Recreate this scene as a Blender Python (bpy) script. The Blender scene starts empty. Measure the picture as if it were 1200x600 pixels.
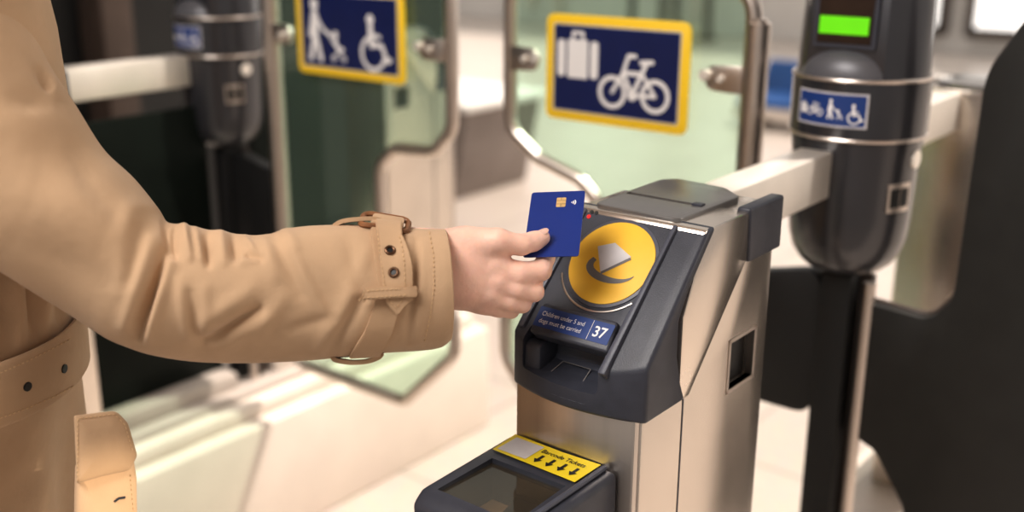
import bpy, bmesh, math, random
import numpy as np
from mathutils import Vector, Matrix
from mathutils.bvhtree import BVHTree
random.seed(4)
C = bpy.context.scene.collection
PI = math.pi
H = 1.40                      # eye level of the photographer; heights below are given relative to it

# ------------------------------------------------------------------ measuring helpers
FOC, PX, PY = 1304.0, 575.0, 300.0
PITCH, YAW = math.radians(17.25), math.radians(39.2)
FW = Vector((-math.sin(YAW)*math.cos(PITCH), math.cos(YAW)*math.cos(PITCH), -math.sin(PITCH)))
RT = Vector((math.cos(YAW), math.sin(YAW), 0))
UP = RT.cross(FW)
def J(x, y, d):               # a surveyed point: sight line (x, y) at distance d
    return (FW + RT*((x-PX)/FOC) - UP*((y-PY)/FOC))*d
def sight(P):
    w = P.dot(FW); return PX+FOC*P.dot(RT)/w, PY-FOC*P.dot(UP)/w

# ------------------------------------------------------------------ materials
def mat(name, col, rough=0.5, metal=0.0, var=0.0, vscale=8.0, bump=0.0, bscale=60.0, stretch=None, spec=0.5,
        sss=0.0, sheen=0.0, emit=0.0, coat=0.0, rvar=0.0):
    m = bpy.data.materials.new(name); m.use_nodes = True
    nt = m.node_tree; b = nt.nodes['Principled BSDF']
    b.inputs['Base Color'].default_value = (*col, 1); b.inputs['Roughness'].default_value = rough
    b.inputs['Metallic'].default_value = metal; b.inputs['Specular IOR Level'].default_value = spec
    if sss:
        b.inputs['Subsurface Weight'].default_value = sss; b.inputs['Subsurface Radius'].default_value = (.012, .004, .002)
        b.inputs['Subsurface Scale'].default_value = 0.6
    if sheen: b.inputs['Sheen Weight'].default_value = sheen; b.inputs['Sheen Roughness'].default_value = .5
    if coat: b.inputs['Coat Weight'].default_value = coat; b.inputs['Coat Roughness'].default_value = .12
    if emit: b.inputs['Emission Color'].default_value = (*col, 1); b.inputs['Emission Strength'].default_value = emit
    tc = nt.nodes.new('ShaderNodeTexCoord'); mp = nt.nodes.new('ShaderNodeMapping')
    nt.links.new(tc.outputs['Object'], mp.inputs['Vector'])
    if stretch: mp.inputs['Scale'].default_value = stretch
    if var or rvar:
        n = nt.nodes.new('ShaderNodeTexNoise'); n.inputs['Scale'].default_value = vscale; n.inputs['Detail'].default_value = 5
        nt.links.new(mp.outputs['Vector'], n.inputs['Vector'])
        if var:
            r = nt.nodes.new('ShaderNodeValToRGB')
            r.color_ramp.elements[0].position = .3; r.color_ramp.elements[1].position = .7
            r.color_ramp.elements[0].color = (*[c*(1-var) for c in col], 1)
            r.color_ramp.elements[1].color = (*[min(1, c*(1+var)) for c in col], 1)
            nt.links.new(n.outputs['Fac'], r.inputs['Fac']); nt.links.new(r.outputs['Color'], b.inputs['Base Color'])
        if rvar:
            mr = nt.nodes.new('ShaderNodeMapRange'); mr.inputs['To Min'].default_value = max(.03, rough-rvar); mr.inputs['To Max'].default_value = rough+rvar
            nt.links.new(n.outputs['Fac'], mr.inputs['Value']); nt.links.new(mr.outputs['Result'], b.inputs['Roughness'])
    if bump:
        n2 = nt.nodes.new('ShaderNodeTexNoise'); n2.inputs['Scale'].default_value = bscale; n2.inputs['Detail'].default_value = 4
        nt.links.new(mp.outputs['Vector'], n2.inputs['Vector'])
        bp = nt.nodes.new('ShaderNodeBump'); bp.inputs['Strength'].default_value = bump; bp.inputs['Distance'].default_value = .002
        nt.links.new(n2.outputs['Fac'], bp.inputs['Height']); nt.links.new(bp.outputs['Normal'], b.inputs['Normal'])
    return m

def glass_mat(name, tint, refl=0.08, rough=.03, haze=0.0, hazecol=(.7, .85, .75)):
    m = bpy.data.materials.new(name); m.use_nodes = True; nt = m.node_tree
    for n in list(nt.nodes): nt.nodes.remove(n)
    out = nt.nodes.new('ShaderNodeOutputMaterial'); tr = nt.nodes.new('ShaderNodeBsdfTransparent'); gl = nt.nodes.new('ShaderNodeBsdfGlossy')
    tr.inputs['Color'].default_value = (*tint, 1); gl.inputs['Roughness'].default_value = rough; gl.inputs['Color'].default_value = (.9, 1, .95, 1)
    fr = nt.nodes.new('ShaderNodeFresnel'); fr.inputs['IOR'].default_value = 1.45
    mx = nt.nodes.new('ShaderNodeMixShader');
    ge = nt.nodes.new('ShaderNodeNewGeometry'); iv = nt.nodes.new('ShaderNodeMath'); iv.operation = 'SUBTRACT'; iv.inputs[0].default_value = 1
    mu = nt.nodes.new('ShaderNodeMath'); mu.operation = 'MULTIPLY'; nt.links.new(ge.outputs['Backfacing'], iv.inputs[1]); nt.links.new(iv.outputs[0], mu.inputs[0]); nt.links.new(fr.outputs[0], mu.inputs[1])
    nt.links.new(mu.outputs[0], mx.inputs[0]); nt.links.new(tr.outputs[0], mx.inputs[1]); nt.links.new(gl.outputs[0], mx.inputs[2])
    last = mx
    if haze:
        df = nt.nodes.new('ShaderNodeBsdfDiffuse'); df.inputs['Color'].default_value = (*hazecol, 1)
        m2 = nt.nodes.new('ShaderNodeMixShader'); m2.inputs[0].default_value = haze
        nt.links.new(mx.outputs[0], m2.inputs[1]); nt.links.new(df.outputs[0], m2.inputs[2]); last = m2
    nt.links.new(last.outputs[0], out.inputs['Surface'])
    return m

def tile_mat(name, c1, c2, joint, scale):
    m = mat(name, c1, .35); nt = m.node_tree; b = nt.nodes['Principled BSDF']
    tc = nt.nodes.new('ShaderNodeTexCoord'); br = nt.nodes.new('ShaderNodeTexBrick')
    br.offset = 0; br.inputs['Scale'].default_value = scale; br.inputs['Mortar Size'].default_value = .012
    br.inputs['Brick Width'].default_value = 1; br.inputs['Row Height'].default_value = 1
    br.inputs['Color1'].default_value = (*c1, 1); br.inputs['Color2'].default_value = (*c2, 1); br.inputs['Mortar'].default_value = (*joint, 1)
    nt.links.new(tc.outputs['Object'], br.inputs['Vector'])
    n = nt.nodes.new('ShaderNodeTexNoise'); n.inputs['Scale'].default_value = 30; nt.links.new(tc.outputs['Object'], n.inputs['Vector'])
    mx = nt.nodes.new('ShaderNodeMixRGB'); mx.blend_type = 'MULTIPLY'; mx.inputs[0].default_value = .15
    nt.links.new(br.outputs['Color'], mx.inputs[1]); nt.links.new(n.outputs['Color'], mx.inputs[2]); nt.links.new(mx.outputs[0], b.inputs['Base Color'])
    return m

def cloth_mat(name, col, dark=.86):
    m = mat(name, col, .85, var=.07, vscale=14, sheen=.15, spec=.2); nt = m.node_tree; b = nt.nodes['Principled BSDF']
    tc = nt.nodes.new('ShaderNodeTexCoord'); mp = nt.nodes.new('ShaderNodeMapping'); mp.inputs['Rotation'].default_value = (.3, .5, .8)
    nt.links.new(tc.outputs['Object'], mp.inputs['Vector'])
    w = nt.nodes.new('ShaderNodeTexWave'); w.inputs['Scale'].default_value = 420; w.inputs['Distortion'].default_value = 1.5
    nt.links.new(mp.outputs['Vector'], w.inputs['Vector'])
    n = nt.nodes.new('ShaderNodeTexNoise'); n.inputs['Scale'].default_value = 45; n.inputs['Detail'].default_value = 6
    nt.links.new(tc.outputs['Object'], n.inputs['Vector'])
    ad = nt.nodes.new('ShaderNodeMath'); ad.operation = 'MULTIPLY_ADD'; ad.inputs[1].default_value = .03
    nt.links.new(w.outputs['Fac'], ad.inputs[0]); nt.links.new(n.outputs['Fac'], ad.inputs[2])
    bp = nt.nodes.new('ShaderNodeBump'); bp.inputs['Strength'].default_value = .35; bp.inputs['Distance'].default_value = .0035
    nt.links.new(ad.outputs[0], bp.inputs['Height']); nt.links.new(bp.outputs['Normal'], b.inputs['Normal'])
    return m

M = dict(
    steel=mat('brushed_steel', (.60, .545, .50), .30, 1, var=.10, vscale=40, stretch=(1, 1, .04), rvar=.06),
    steel_side=mat('satin_steel', (.70, .63, .565), .25, .94, var=.06, vscale=9, rvar=.06, bump=.05, bscale=25),
    steel_pol=mat('polished_steel', (.68, .61, .56), .32, 1, var=.05, vscale=12),
    steel_rail=mat('pale_steel', (.86, .81, .75), .38, .45, var=.05, vscale=12),
    plastic=mat('charcoal_plastic', (.046, .049, .066), .40, var=.12, vscale=60, bump=.12, bscale=900),
    plastic_lt=mat('slate_plastic', (.085, .090, .118), .40, var=.10, vscale=60, bump=.1, bscale=900),
    column=mat('column_grey', (.048, .048, .056), .30, .45, coat=.7, var=.08, vscale=10, rvar=.05),
    column_lt=mat('column_grey_light', (.13, .13, .145), .38, .2, var=.06, vscale=10),
    black=mat('matt_black', (.006, .006, .0065), .5, var=.2, vscale=18),
    paddle=mat('scuffed_black_board', (.013, .0125, .0115), .55, var=.22, vscale=22, bump=.1, bscale=40),
    yellow=mat('yellow_pad', (.90, .54, .05), .5, var=.03, vscale=40),
    yellow_s=mat('yellow_sign', (.95, .64, .03), .45, var=.03),
    yellow_l=mat('yellow_label', (.85, .66, .02), .45, var=.03),
    navy=mat('navy_sign', (.006, .013, .085), .42, var=.08, vscale=30),
    white=mat('white_print', (.82, .80, .80), .5, var=.03),
    greyp=mat('grey_print', (.19, .18, .18), .5, var=.05),
    silver=mat('silver_print', (.62, .60, .62), .45, var=.06, vscale=60),
    blackp=mat('black_print', (.01, .01, .01), .5, var=.05),
    blue_l=mat('blue_label', (.012, .045, .20), .42, var=.05),
    card=mat('blue_card', (.006, .030, .215), .34, var=.05, vscale=20, coat=.15),
    gold=mat('gold_chip', (.80, .56, .26), .35, .45, var=.1, vscale=150),
    coat=cloth_mat('camel_cotton', (.535, .372, .240)),
    coat_dk=cloth_mat('camel_cotton_strap', (.50, .342, .215)),
    leather=mat('brown_leather', (.22, .095, .038), .45, var=.3, vscale=120, bump=.2, bscale=300),
    eyelet=mat('bronze_eyelet', (.13, .07, .04), .35, .8, var=.2, vscale=80),
    thread=mat('tan_thread', (.62, .43, .25), .8, var=.05),
    skin=mat('skin', (.86, .56, .455), .48, var=.10, vscale=38, bump=.22, bscale=260, sss=.18),
    nail=mat('nail', (.76, .50, .42), .28, var=.04, sss=.1, vscale=50),
    hair=mat('brown_hair', (.06, .03, .015), .5, var=.3, vscale=90, stretch=(1, 1, .1)),
    trouser=cloth_mat('dark_trousers', (.03, .032, .04)),
    shoe=mat('brown_shoe', (.10, .05, .025), .4, var=.2, vscale=30),
    red=mat('red_lamp', (.75, .02, .02), .3, emit=.5, var=.02),
    green=mat('green_display', (.13, .60, .005), .4, emit=.45, var=.05, vscale=30),
    screen=mat('dark_screen', (.03, .018, .014), .2, var=.2, vscale=20),
    top_metal=mat('grey_top_metal', (.25, .24, .235), .3, .7, var=.06, vscale=20),
    bench=mat('shade_tinted_concrete', (.26, .22, .20), .7, var=.08, vscale=6),  # shade on the bench side, put into the concrete's colour
    glass=glass_mat('green_glass', (.82, .935, .865), haze=.035, hazecol=(.62, .80, .68)),
    scan_glass=glass_mat('smoky_glass', (.78, .70, .58), rough=.02, haze=.10, hazecol=(.30, .26, .21)),
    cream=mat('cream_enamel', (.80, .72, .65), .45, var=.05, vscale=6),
    cream_dk=mat('dark_cream_enamel', (.52, .46, .42), .5, var=.06, vscale=6),  # darker tone of the cream enamel
    darkglass=mat('dark_infill', (.006, .009, .007), .45, spec=.15, var=.4, vscale=5),
    floor=tile_mat('station_tiles', (.60, .53, .475), (.57, .50, .45), (.43, .38, .34), 1.6),
    wall_l=mat('dark_cladding', (.009, .009, .009), .5, var=.4, vscale=2.5),
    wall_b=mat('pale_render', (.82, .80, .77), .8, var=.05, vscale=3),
    sky=mat('bright_pane', (1.0, .97, .93), .4, emit=1.3, var=.02),
    brown=mat('brown_post', (.062, .042, .033), .5, var=.2, vscale=8),
    blue_o=mat('blue_panel', (.02, .09, .28), .5, var=.15, vscale=8),
)

# ------------------------------------------------------------------ mesh helpers
ORG = {}
def finish(o, parent):
    C.objects.link(o)
    if parent is not None: o.parent = parent
def obj(name, bm, m, parent=None, smooth=True, org=None, auto=38):
    """link a bmesh (written relative to eye level) as one mesh object"""
    o_ = ORG[parent.name] if parent is not None else Vector(org) if org is not None else Vector((0, 0, 0))
    bmesh.ops.translate(bm, vec=-o_, verts=bm.verts)
    bmesh.ops.recalc_face_normals(bm, faces=bm.faces)
    me = bpy.data.meshes.new(name); 
    if smooth:
        lim = math.radians(auto)
        for f in bm.faces: f.smooth = True
        for e in bm.edges:
            if len(e.link_faces) == 2 and e.calc_face_angle(0) > lim: e.smooth = False
    bm.to_mesh(me); bm.free()
    o = bpy.data.objects.new(name, me)
    for k in (m if isinstance(m, (list, tuple)) else [m]): me.materials.append(k)
    finish(o, parent)
    if parent is None: o.location = o_ + Vector((0, 0, H))
    ORG[o.name] = o_
    return o
def thing(name, label, cat, base, group=None):
    o = bpy.data.objects.new(name, None); C.objects.link(o); o.empty_display_size = .1
    o.location = Vector(base) + Vector((0, 0, H)); ORG[o.name] = Vector(base)
    return tag(o, label, cat, group)
def tag(o, label, cat, group=None, kind=None):
    o['label'] = label; o['category'] = cat
    if group: o['group'] = group
    if kind: o['kind'] = kind
    return o
def dup(o, parent=None):
    c = o.copy(); C.objects.link(c)
    if parent is not None: c.parent = parent
    for ch in list(o.children): dup(ch, c)
    return c
def struct(name, bm, m, org=(0, 0, -H)):
    o = obj(name, bm, m, None, smooth=False, org=org); o['kind'] = 'structure'; return o

def box(bm, lo, hi, bev=0.0, seg=2):
    lo, hi = Vector(lo), Vector(hi)
    r = bmesh.ops.create_cube(bm, size=1, matrix=Matrix.Translation((lo+hi)/2) @ Matrix.Diagonal((*(hi-lo), 1)))
    if bev:
        es = list({e for v in r['verts'] for e in v.link_edges})
        bmesh.ops.bevel(bm, geom=es, offset=bev, segments=seg, affect='EDGES', profile=.5)
    return bm
def prism(bm, pts, mp, a, b, bev=0.0, seg=2):
    """2-D outline extruded from a to b; mp(u, v, w) -> point"""
    va = [bm.verts.new(mp(u, v, a)) for u, v in pts]; vb = [bm.verts.new(mp(u, v, b)) for u, v in pts]
    n = len(pts); fs = [bm.faces.new(va), bm.faces.new(list(reversed(vb)))]
    for i in range(n): fs.append(bm.faces.new((va[i], vb[i], vb[(i+1) % n], va[(i+1) % n])))
    bmesh.ops.recalc_face_normals(bm, faces=fs)
    if bev:
        es = list({e for f in fs for e in f.edges if e.calc_face_angle(0) > .35})
        bmesh.ops.bevel(bm, geom=es, offset=bev, segments=seg, affect='EDGES', profile=.5)
    return bm
MX = lambda u, v, w: Vector((w, u, v))     # outline in Y-Z, extruded along X
MY = lambda u, v, w: Vector((u, w, v))     # outline in X-Z, extruded along Y
MZ = lambda u, v, w: Vector((u, v, w))
def fillet(pts, r, n=6, closed=True):
    out = []; N = len(pts); rr = r if isinstance(r, (list, tuple)) else [r]*N
    for i, p in enumerate(pts):
        p = Vector(p)
        if (not closed and i in (0, N-1)) or rr[i] <= 0: out.append(p); continue
        a, b = Vector(pts[i-1]), Vector(pts[(i+1) % N])
        d1, d2 = (a-p), (b-p); l1, l2 = d1.length, d2.length; d1.normalize(); d2.normalize()
        ang = d1.angle(d2)
        if ang > 3.1: out.append(p); continue
        t = min(rr[i]/math.tan(ang/2), l1*.48, l2*.48); q1, q2 = p+d1*t, p+d2*t
        for k in range(n+1):
            s = k/n; out.append(q1*(1-s)**2 + p*2*s*(1-s) + q2*s**2)
    return out
def tube(bm, pts, r, n=12, closed=False, caps=True, flat=None):
    pts = [Vector(p) for p in pts]; N = len(pts); rs = r if isinstance(r, (list, tuple)) else [r]*N
    rings = []; nrm = None
    for i in range(N):
        if closed: t = pts[(i+1) % N]-pts[i-1]
        else: t = pts[min(i+1, N-1)]-pts[max(i-1, 0)]
        t.normalize()
        if nrm is None:
            nrm = t.orthogonal().normalized() if flat is None else (Vector(flat)-t*Vector(flat).dot(t)).normalized()
        else:
            nrm = (nrm-t*nrm.dot(t)).normalized()
        bn = t.cross(nrm)
        rings.append([bm.verts.new(pts[i]+(nrm*math.cos(2*PI*k/n)+bn*math.sin(2*PI*k/n))*rs[i]) for k in range(n)])
    for i in range(N if closed else N-1):
        a, b = rings[i], rings[(i+1) % N]
        off = 0
        if closed and i == N-1:
            off = min(range(n), key=lambda s: (a[0].co-b[s].co).length)
        for k in range(n): bm.faces.new((a[k], a[(k+1) % n], b[(k+1+off) % n], b[(k+off) % n]))
    if caps and not closed: bm.faces.new(list(reversed(rings[0]))); bm.faces.new(rings[-1])
    return bm
def lathe(bm, prof, c, n=48, cap=True):
    rings = [[bm.verts.new((c[0]+r*math.cos(2*PI*k/n), c[1]+r*math.sin(2*PI*k/n), z)) for k in range(n)] for r, z in prof]
    for a, b in zip(rings, rings[1:]):
        for k in range(n): bm.faces.new((a[k], a[(k+1) % n], b[(k+1) % n], b[k]))
    if cap: bm.faces.new(list(reversed(rings[0]))); bm.faces.new(rings[-1])
    return bm
def cyl(bm, c, axis, r, h, n=24, bev=0):
    q = Vector((0, 0, 1)).rotation_difference(Vector(axis).normalized()).to_matrix().to_4x4()
    rr = bmesh.ops.create_cone(bm, cap_ends=True, segments=n, radius1=r, radius2=r, depth=h, matrix=Matrix.Translation(Vector(c)) @ q)
    if bev:
        es = list({e for v in rr['verts'] for e in v.link_edges if e.calc_face_angle(0) > .8})
        bmesh.ops.bevel(bm, geom=es, offset=bev, segments=2, affect='EDGES')
    return bm
def NB(): return bmesh.new()

def carve(bm, cutter):
    """boolean difference; the cutter is discarded"""
    me1 = bpy.data.meshes.new('a'); bm.to_mesh(me1); bm.free(); me2 = bpy.data.meshes.new('b')
    bmesh.ops.recalc_face_normals(cutter, faces=cutter.faces); cutter.to_mesh(me2); cutter.free()
    a = bpy.data.objects.new('a', me1); b = bpy.data.objects.new('b', me2); C.objects.link(a); C.objects.link(b)
    md = a.modifiers.new('x', 'BOOLEAN'); md.object = b; md.operation = 'DIFFERENCE'; md.solver = 'EXACT'
    dg = bpy.context.evaluated_depsgraph_get(); dg.update()
    res = bmesh.new(); res.from_mesh(a.evaluated_get(dg).data)
    for o in (a, b): bpy.data.objects.remove(o, do_unlink=True)
    for m_ in (me1, me2): bpy.data.meshes.remove(m_)
    return res

class Flat:
    """flat printed shapes on a plane: o + u*U + v*V, lifted by N"""
    def __init__(s, o, U, V, lift=.0004):
        s.o, s.U, s.V = Vector(o), Vector(U).normalized(), Vector(V).normalized(); s.N = s.U.cross(s.V); s.l = lift; s.bm = bmesh.new(); s.k = 0
    def P(s, u, v): return s.o+s.U*u+s.V*v+s.N*s.l
    def poly(s, pts):
        s.k += 1; s.l += 1.5e-6
        s.bm.faces.new([s.bm.verts.new(s.P(u, v)) for u, v in pts]); return s
    def disc(s, u, v, r, n=20, ry=None): return s.poly([(u+r*math.cos(2*PI*k/n), v+(ry or r)*math.sin(2*PI*k/n)) for k in range(n)])
    def ring(s, u, v, r, w, a0=0, a1=2*PI, n=28):
        for k in range(n):
            a, b = a0+(a1-a0)*k/n, a0+(a1-a0)*(k+1)/n
            s.poly([(u+q*math.cos(t), v+q*math.sin(t)) for q, t in ((r, a), (r, b), (r-w, b), (r-w, a))])
        return s
    def line(s, pts, w, rnd=True):
        for (a, b), (c, d) in zip(pts, pts[1:]):
            L = math.hypot(c-a, d-b); nx, ny = -(d-b)/L*w/2, (c-a)/L*w/2
            s.poly([(a+nx, b+ny), (a-nx, b-ny), (c-nx, d-ny), (c+nx, d+ny)])
        if rnd:
            for a, b in pts: s.disc(a, b, w/2, 10)
        return s
    def rrect(s, u0, v0, u1, v1, r):
        return s.poly([(p.x, p.y) for p in fillet([(u0, v0, 0), (u1, v0, 0), (u1, v1, 0), (u0, v1, 0)], r, 5)])
    def text(s, txt, u, v, size, align='LEFT', squeeze=1.0, bold=0):
        cu = bpy.data.curves.new('t', 'FONT'); cu.body = txt; cu.size = size; cu.align_x = align; cu.offset = bold
        o = bpy.data.objects.new('t', cu); C.objects.link(o); dg = bpy.context.evaluated_depsgraph_get(); dg.update()
        me = bpy.data.meshes.new_from_object(o.evaluated_get(dg)); bpy.data.objects.remove(o, do_unlink=True); bpy.data.curves.remove(cu)
        vs = [s.bm.verts.new(s.P(u+p.co.x*squeeze, v+p.co.y)) for p in me.vertices]
        for f in me.polygons:
            try: s.bm.faces.new([vs[i] for i in f.vertices])
            except ValueError: pass
        bpy.data.meshes.remove(me); return s

# ------------------------------------------------------------------ implicit surfaces (for bodies)
def smin(a, b, k):
    if k <= 0: return np.minimum(a, b)
    h = np.clip(.5+.5*(b-a)/k, 0, 1); return b*(1-h)+a*h-k*h*(1-h)
def cone_d(P, a, b, ra, rb):
    a, b = np.array(a), np.array(b); ba = b-a; t = np.clip(((P-a)@ba)/max(ba@ba, 1e-9), 0, 1)
    return np.linalg.norm(P-a-t[..., None]*ba, axis=-1)-(ra+(rb-ra)*t)
def ell_d(P, c, r, Rm=None):
    q = P-np.array(c)
    if Rm is not None: q = q@np.array(Rm)
    r = np.array(r); k = np.linalg.norm(q/r, axis=-1); return (k-1)*r.min()
def chain_d(P, pts, k=.003):
    d = None
    for (a, ra), (b, rb) in zip(pts, pts[1:]):
        e = cone_d(P, a, b, ra, rb); d = e if d is None else smin(d, e, k)
    return d
def nets(fn, lo, hi, h):
    lo, hi = np.array(lo), np.array(hi); n = np.ceil((hi-lo)/h).astype(int)+1
    ax = [lo[i]+h*np.arange(n[i]) for i in range(3)]
    D = np.empty(n)
    for i in range(0, n[0], 16):
        g = np.stack(np.meshgrid(ax[0][i:i+16], ax[1], ax[2], indexing='ij'), -1); D[i:i+16] = fn(g)
    S = D < 0; cs = tuple(n-1)
    acc = np.zeros(cs+(3,)); cnt = np.zeros(cs)
    for axis in range(3):
        o1, o2 = [(1, 2), (0, 2), (0, 1)][axis]
        for i in (0, 1):
            for j in (0, 1):
                sl0 = [None]*3; sl1 = [None]*3
                sl0[axis] = slice(0, n[axis]-1); sl1[axis] = slice(1, n[axis])
                for o, q in ((o1, i), (o2, j)): sl0[o] = sl1[o] = slice(q, n[o]-1+q)
                a, b = D[tuple(sl0)], D[tuple(sl1)]; cr = (a < 0) != (b < 0)
                t = np.where(cr, a/np.where(a == b, 1, a-b), 0)
                off = [0, 0, 0]; off[o1] = i; off[o2] = j
                for q in range(3): acc[..., q] += np.where(cr, t if q == axis else off[q], 0)
                cnt += cr
    act = cnt > 0; idx = -np.ones(cs, int); idx[act] = np.arange(act.sum())
    ci = np.argwhere(act); V = lo+h*(ci+acc[act]/cnt[act][:, None])
    F = []
    for axis in range(3):
        o1, o2 = [(1, 2), (2, 0), (0, 1)][axis]
        sl0 = [slice(1, n[q]-1) for q in range(3)]; sl1 = list(sl0)
        sl0[axis] = slice(0, n[axis]-1); sl1[axis] = slice(1, n[axis])
        a, b = S[tuple(sl0)], S[tuple(sl1)]
        for flip in (0, 1):
            e = np.argwhere((a & ~b) if flip == 0 else (~a & b))
            if not len(e): continue
            base = e.copy()
            for q in range(3):
                if q != axis: base[:, q] += 1
            def cell(d1, d2):
                c = base.copy(); c[:, o1] -= d1; c[:, o2] -= d2; return idx[c[:, 0], c[:, 1], c[:, 2]]
            q = np.stack([cell(1, 1), cell(0, 1), cell(0, 0), cell(1, 0)], 1)
            F.append(q if flip == 0 else q[:, ::-1])
    return V, np.concatenate(F)
def nets_bm(parts, smooth=2):
    bm = bmesh.new()
    for V, F in parts:
        vs = [bm.verts.new(v) for v in V]
        for f in F:
            try: bm.faces.new([vs[i] for i in f])
            except ValueError: pass
    for _ in range(smooth): bmesh.ops.smooth_vert(bm, verts=bm.verts, factor=.5, use_axis_x=True, use_axis_y=True, use_axis_z=True)
    return bm
#@@SETTING
# ------------------------------------------------------------------ setting
FZ = -H
bm = NB(); box(bm, (-14, -3, FZ-.1), (6, 16, FZ)); struct('floor', bm, M['floor'])
bm = NB(); box(bm, (-8, -5, 2.2), (7, 2.42, 2.35)); struct('added_sun_canopy', bm, M['cream_dk'])  # unseen slab, added to keep the sun off the person and near cabinet
bm = NB(); box(bm, (-3.6, -2.5, FZ), (-3.45, 3.9, 1.4)); struct('wall_left', bm, M['wall_l'])
bm = NB(); box(bm, (-14, 12, FZ), (6, 12.2, 2.0)); struct('wall_back', bm, M['wall_b'])
k = 0
for x0 in (-10.6, -8.6, -6.6, -4.75, -3.45, -2.2, -.9, .4):
    k += 1; w_ = 1.55 if x0 < -5 else 1.0
    bm = NB(); box(bm, (x0, 11.9, FZ+(.95 if x0 < -5 else .25)), (x0+w_, 11.99, 1.7)); w = struct('window_%d' % k, bm, M['sky'])
    f = NB()
    for a, b in (((x0-.05, 11.86, FZ+.18), (x0+.03, 11.99, 1.76)), ((x0+w_-.03, 11.86, FZ+.18), (x0+w_+.05, 11.99, 1.76)), ((x0, 11.86, FZ+(.88 if x0 < -5 else .18)), (x0+w_, 11.99, FZ+(.97 if x0 < -5 else .27)))): box(f, a, b)
    obj('window_frame', f, M['brown'] if x0 > -5 else M['cream'], w, smooth=False)
bm = NB(); box(bm, (-3.44, -2.5, FZ), (-3.42, 3.9, FZ+.12)); struct('baseboard_left', bm, M['black'])

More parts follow.
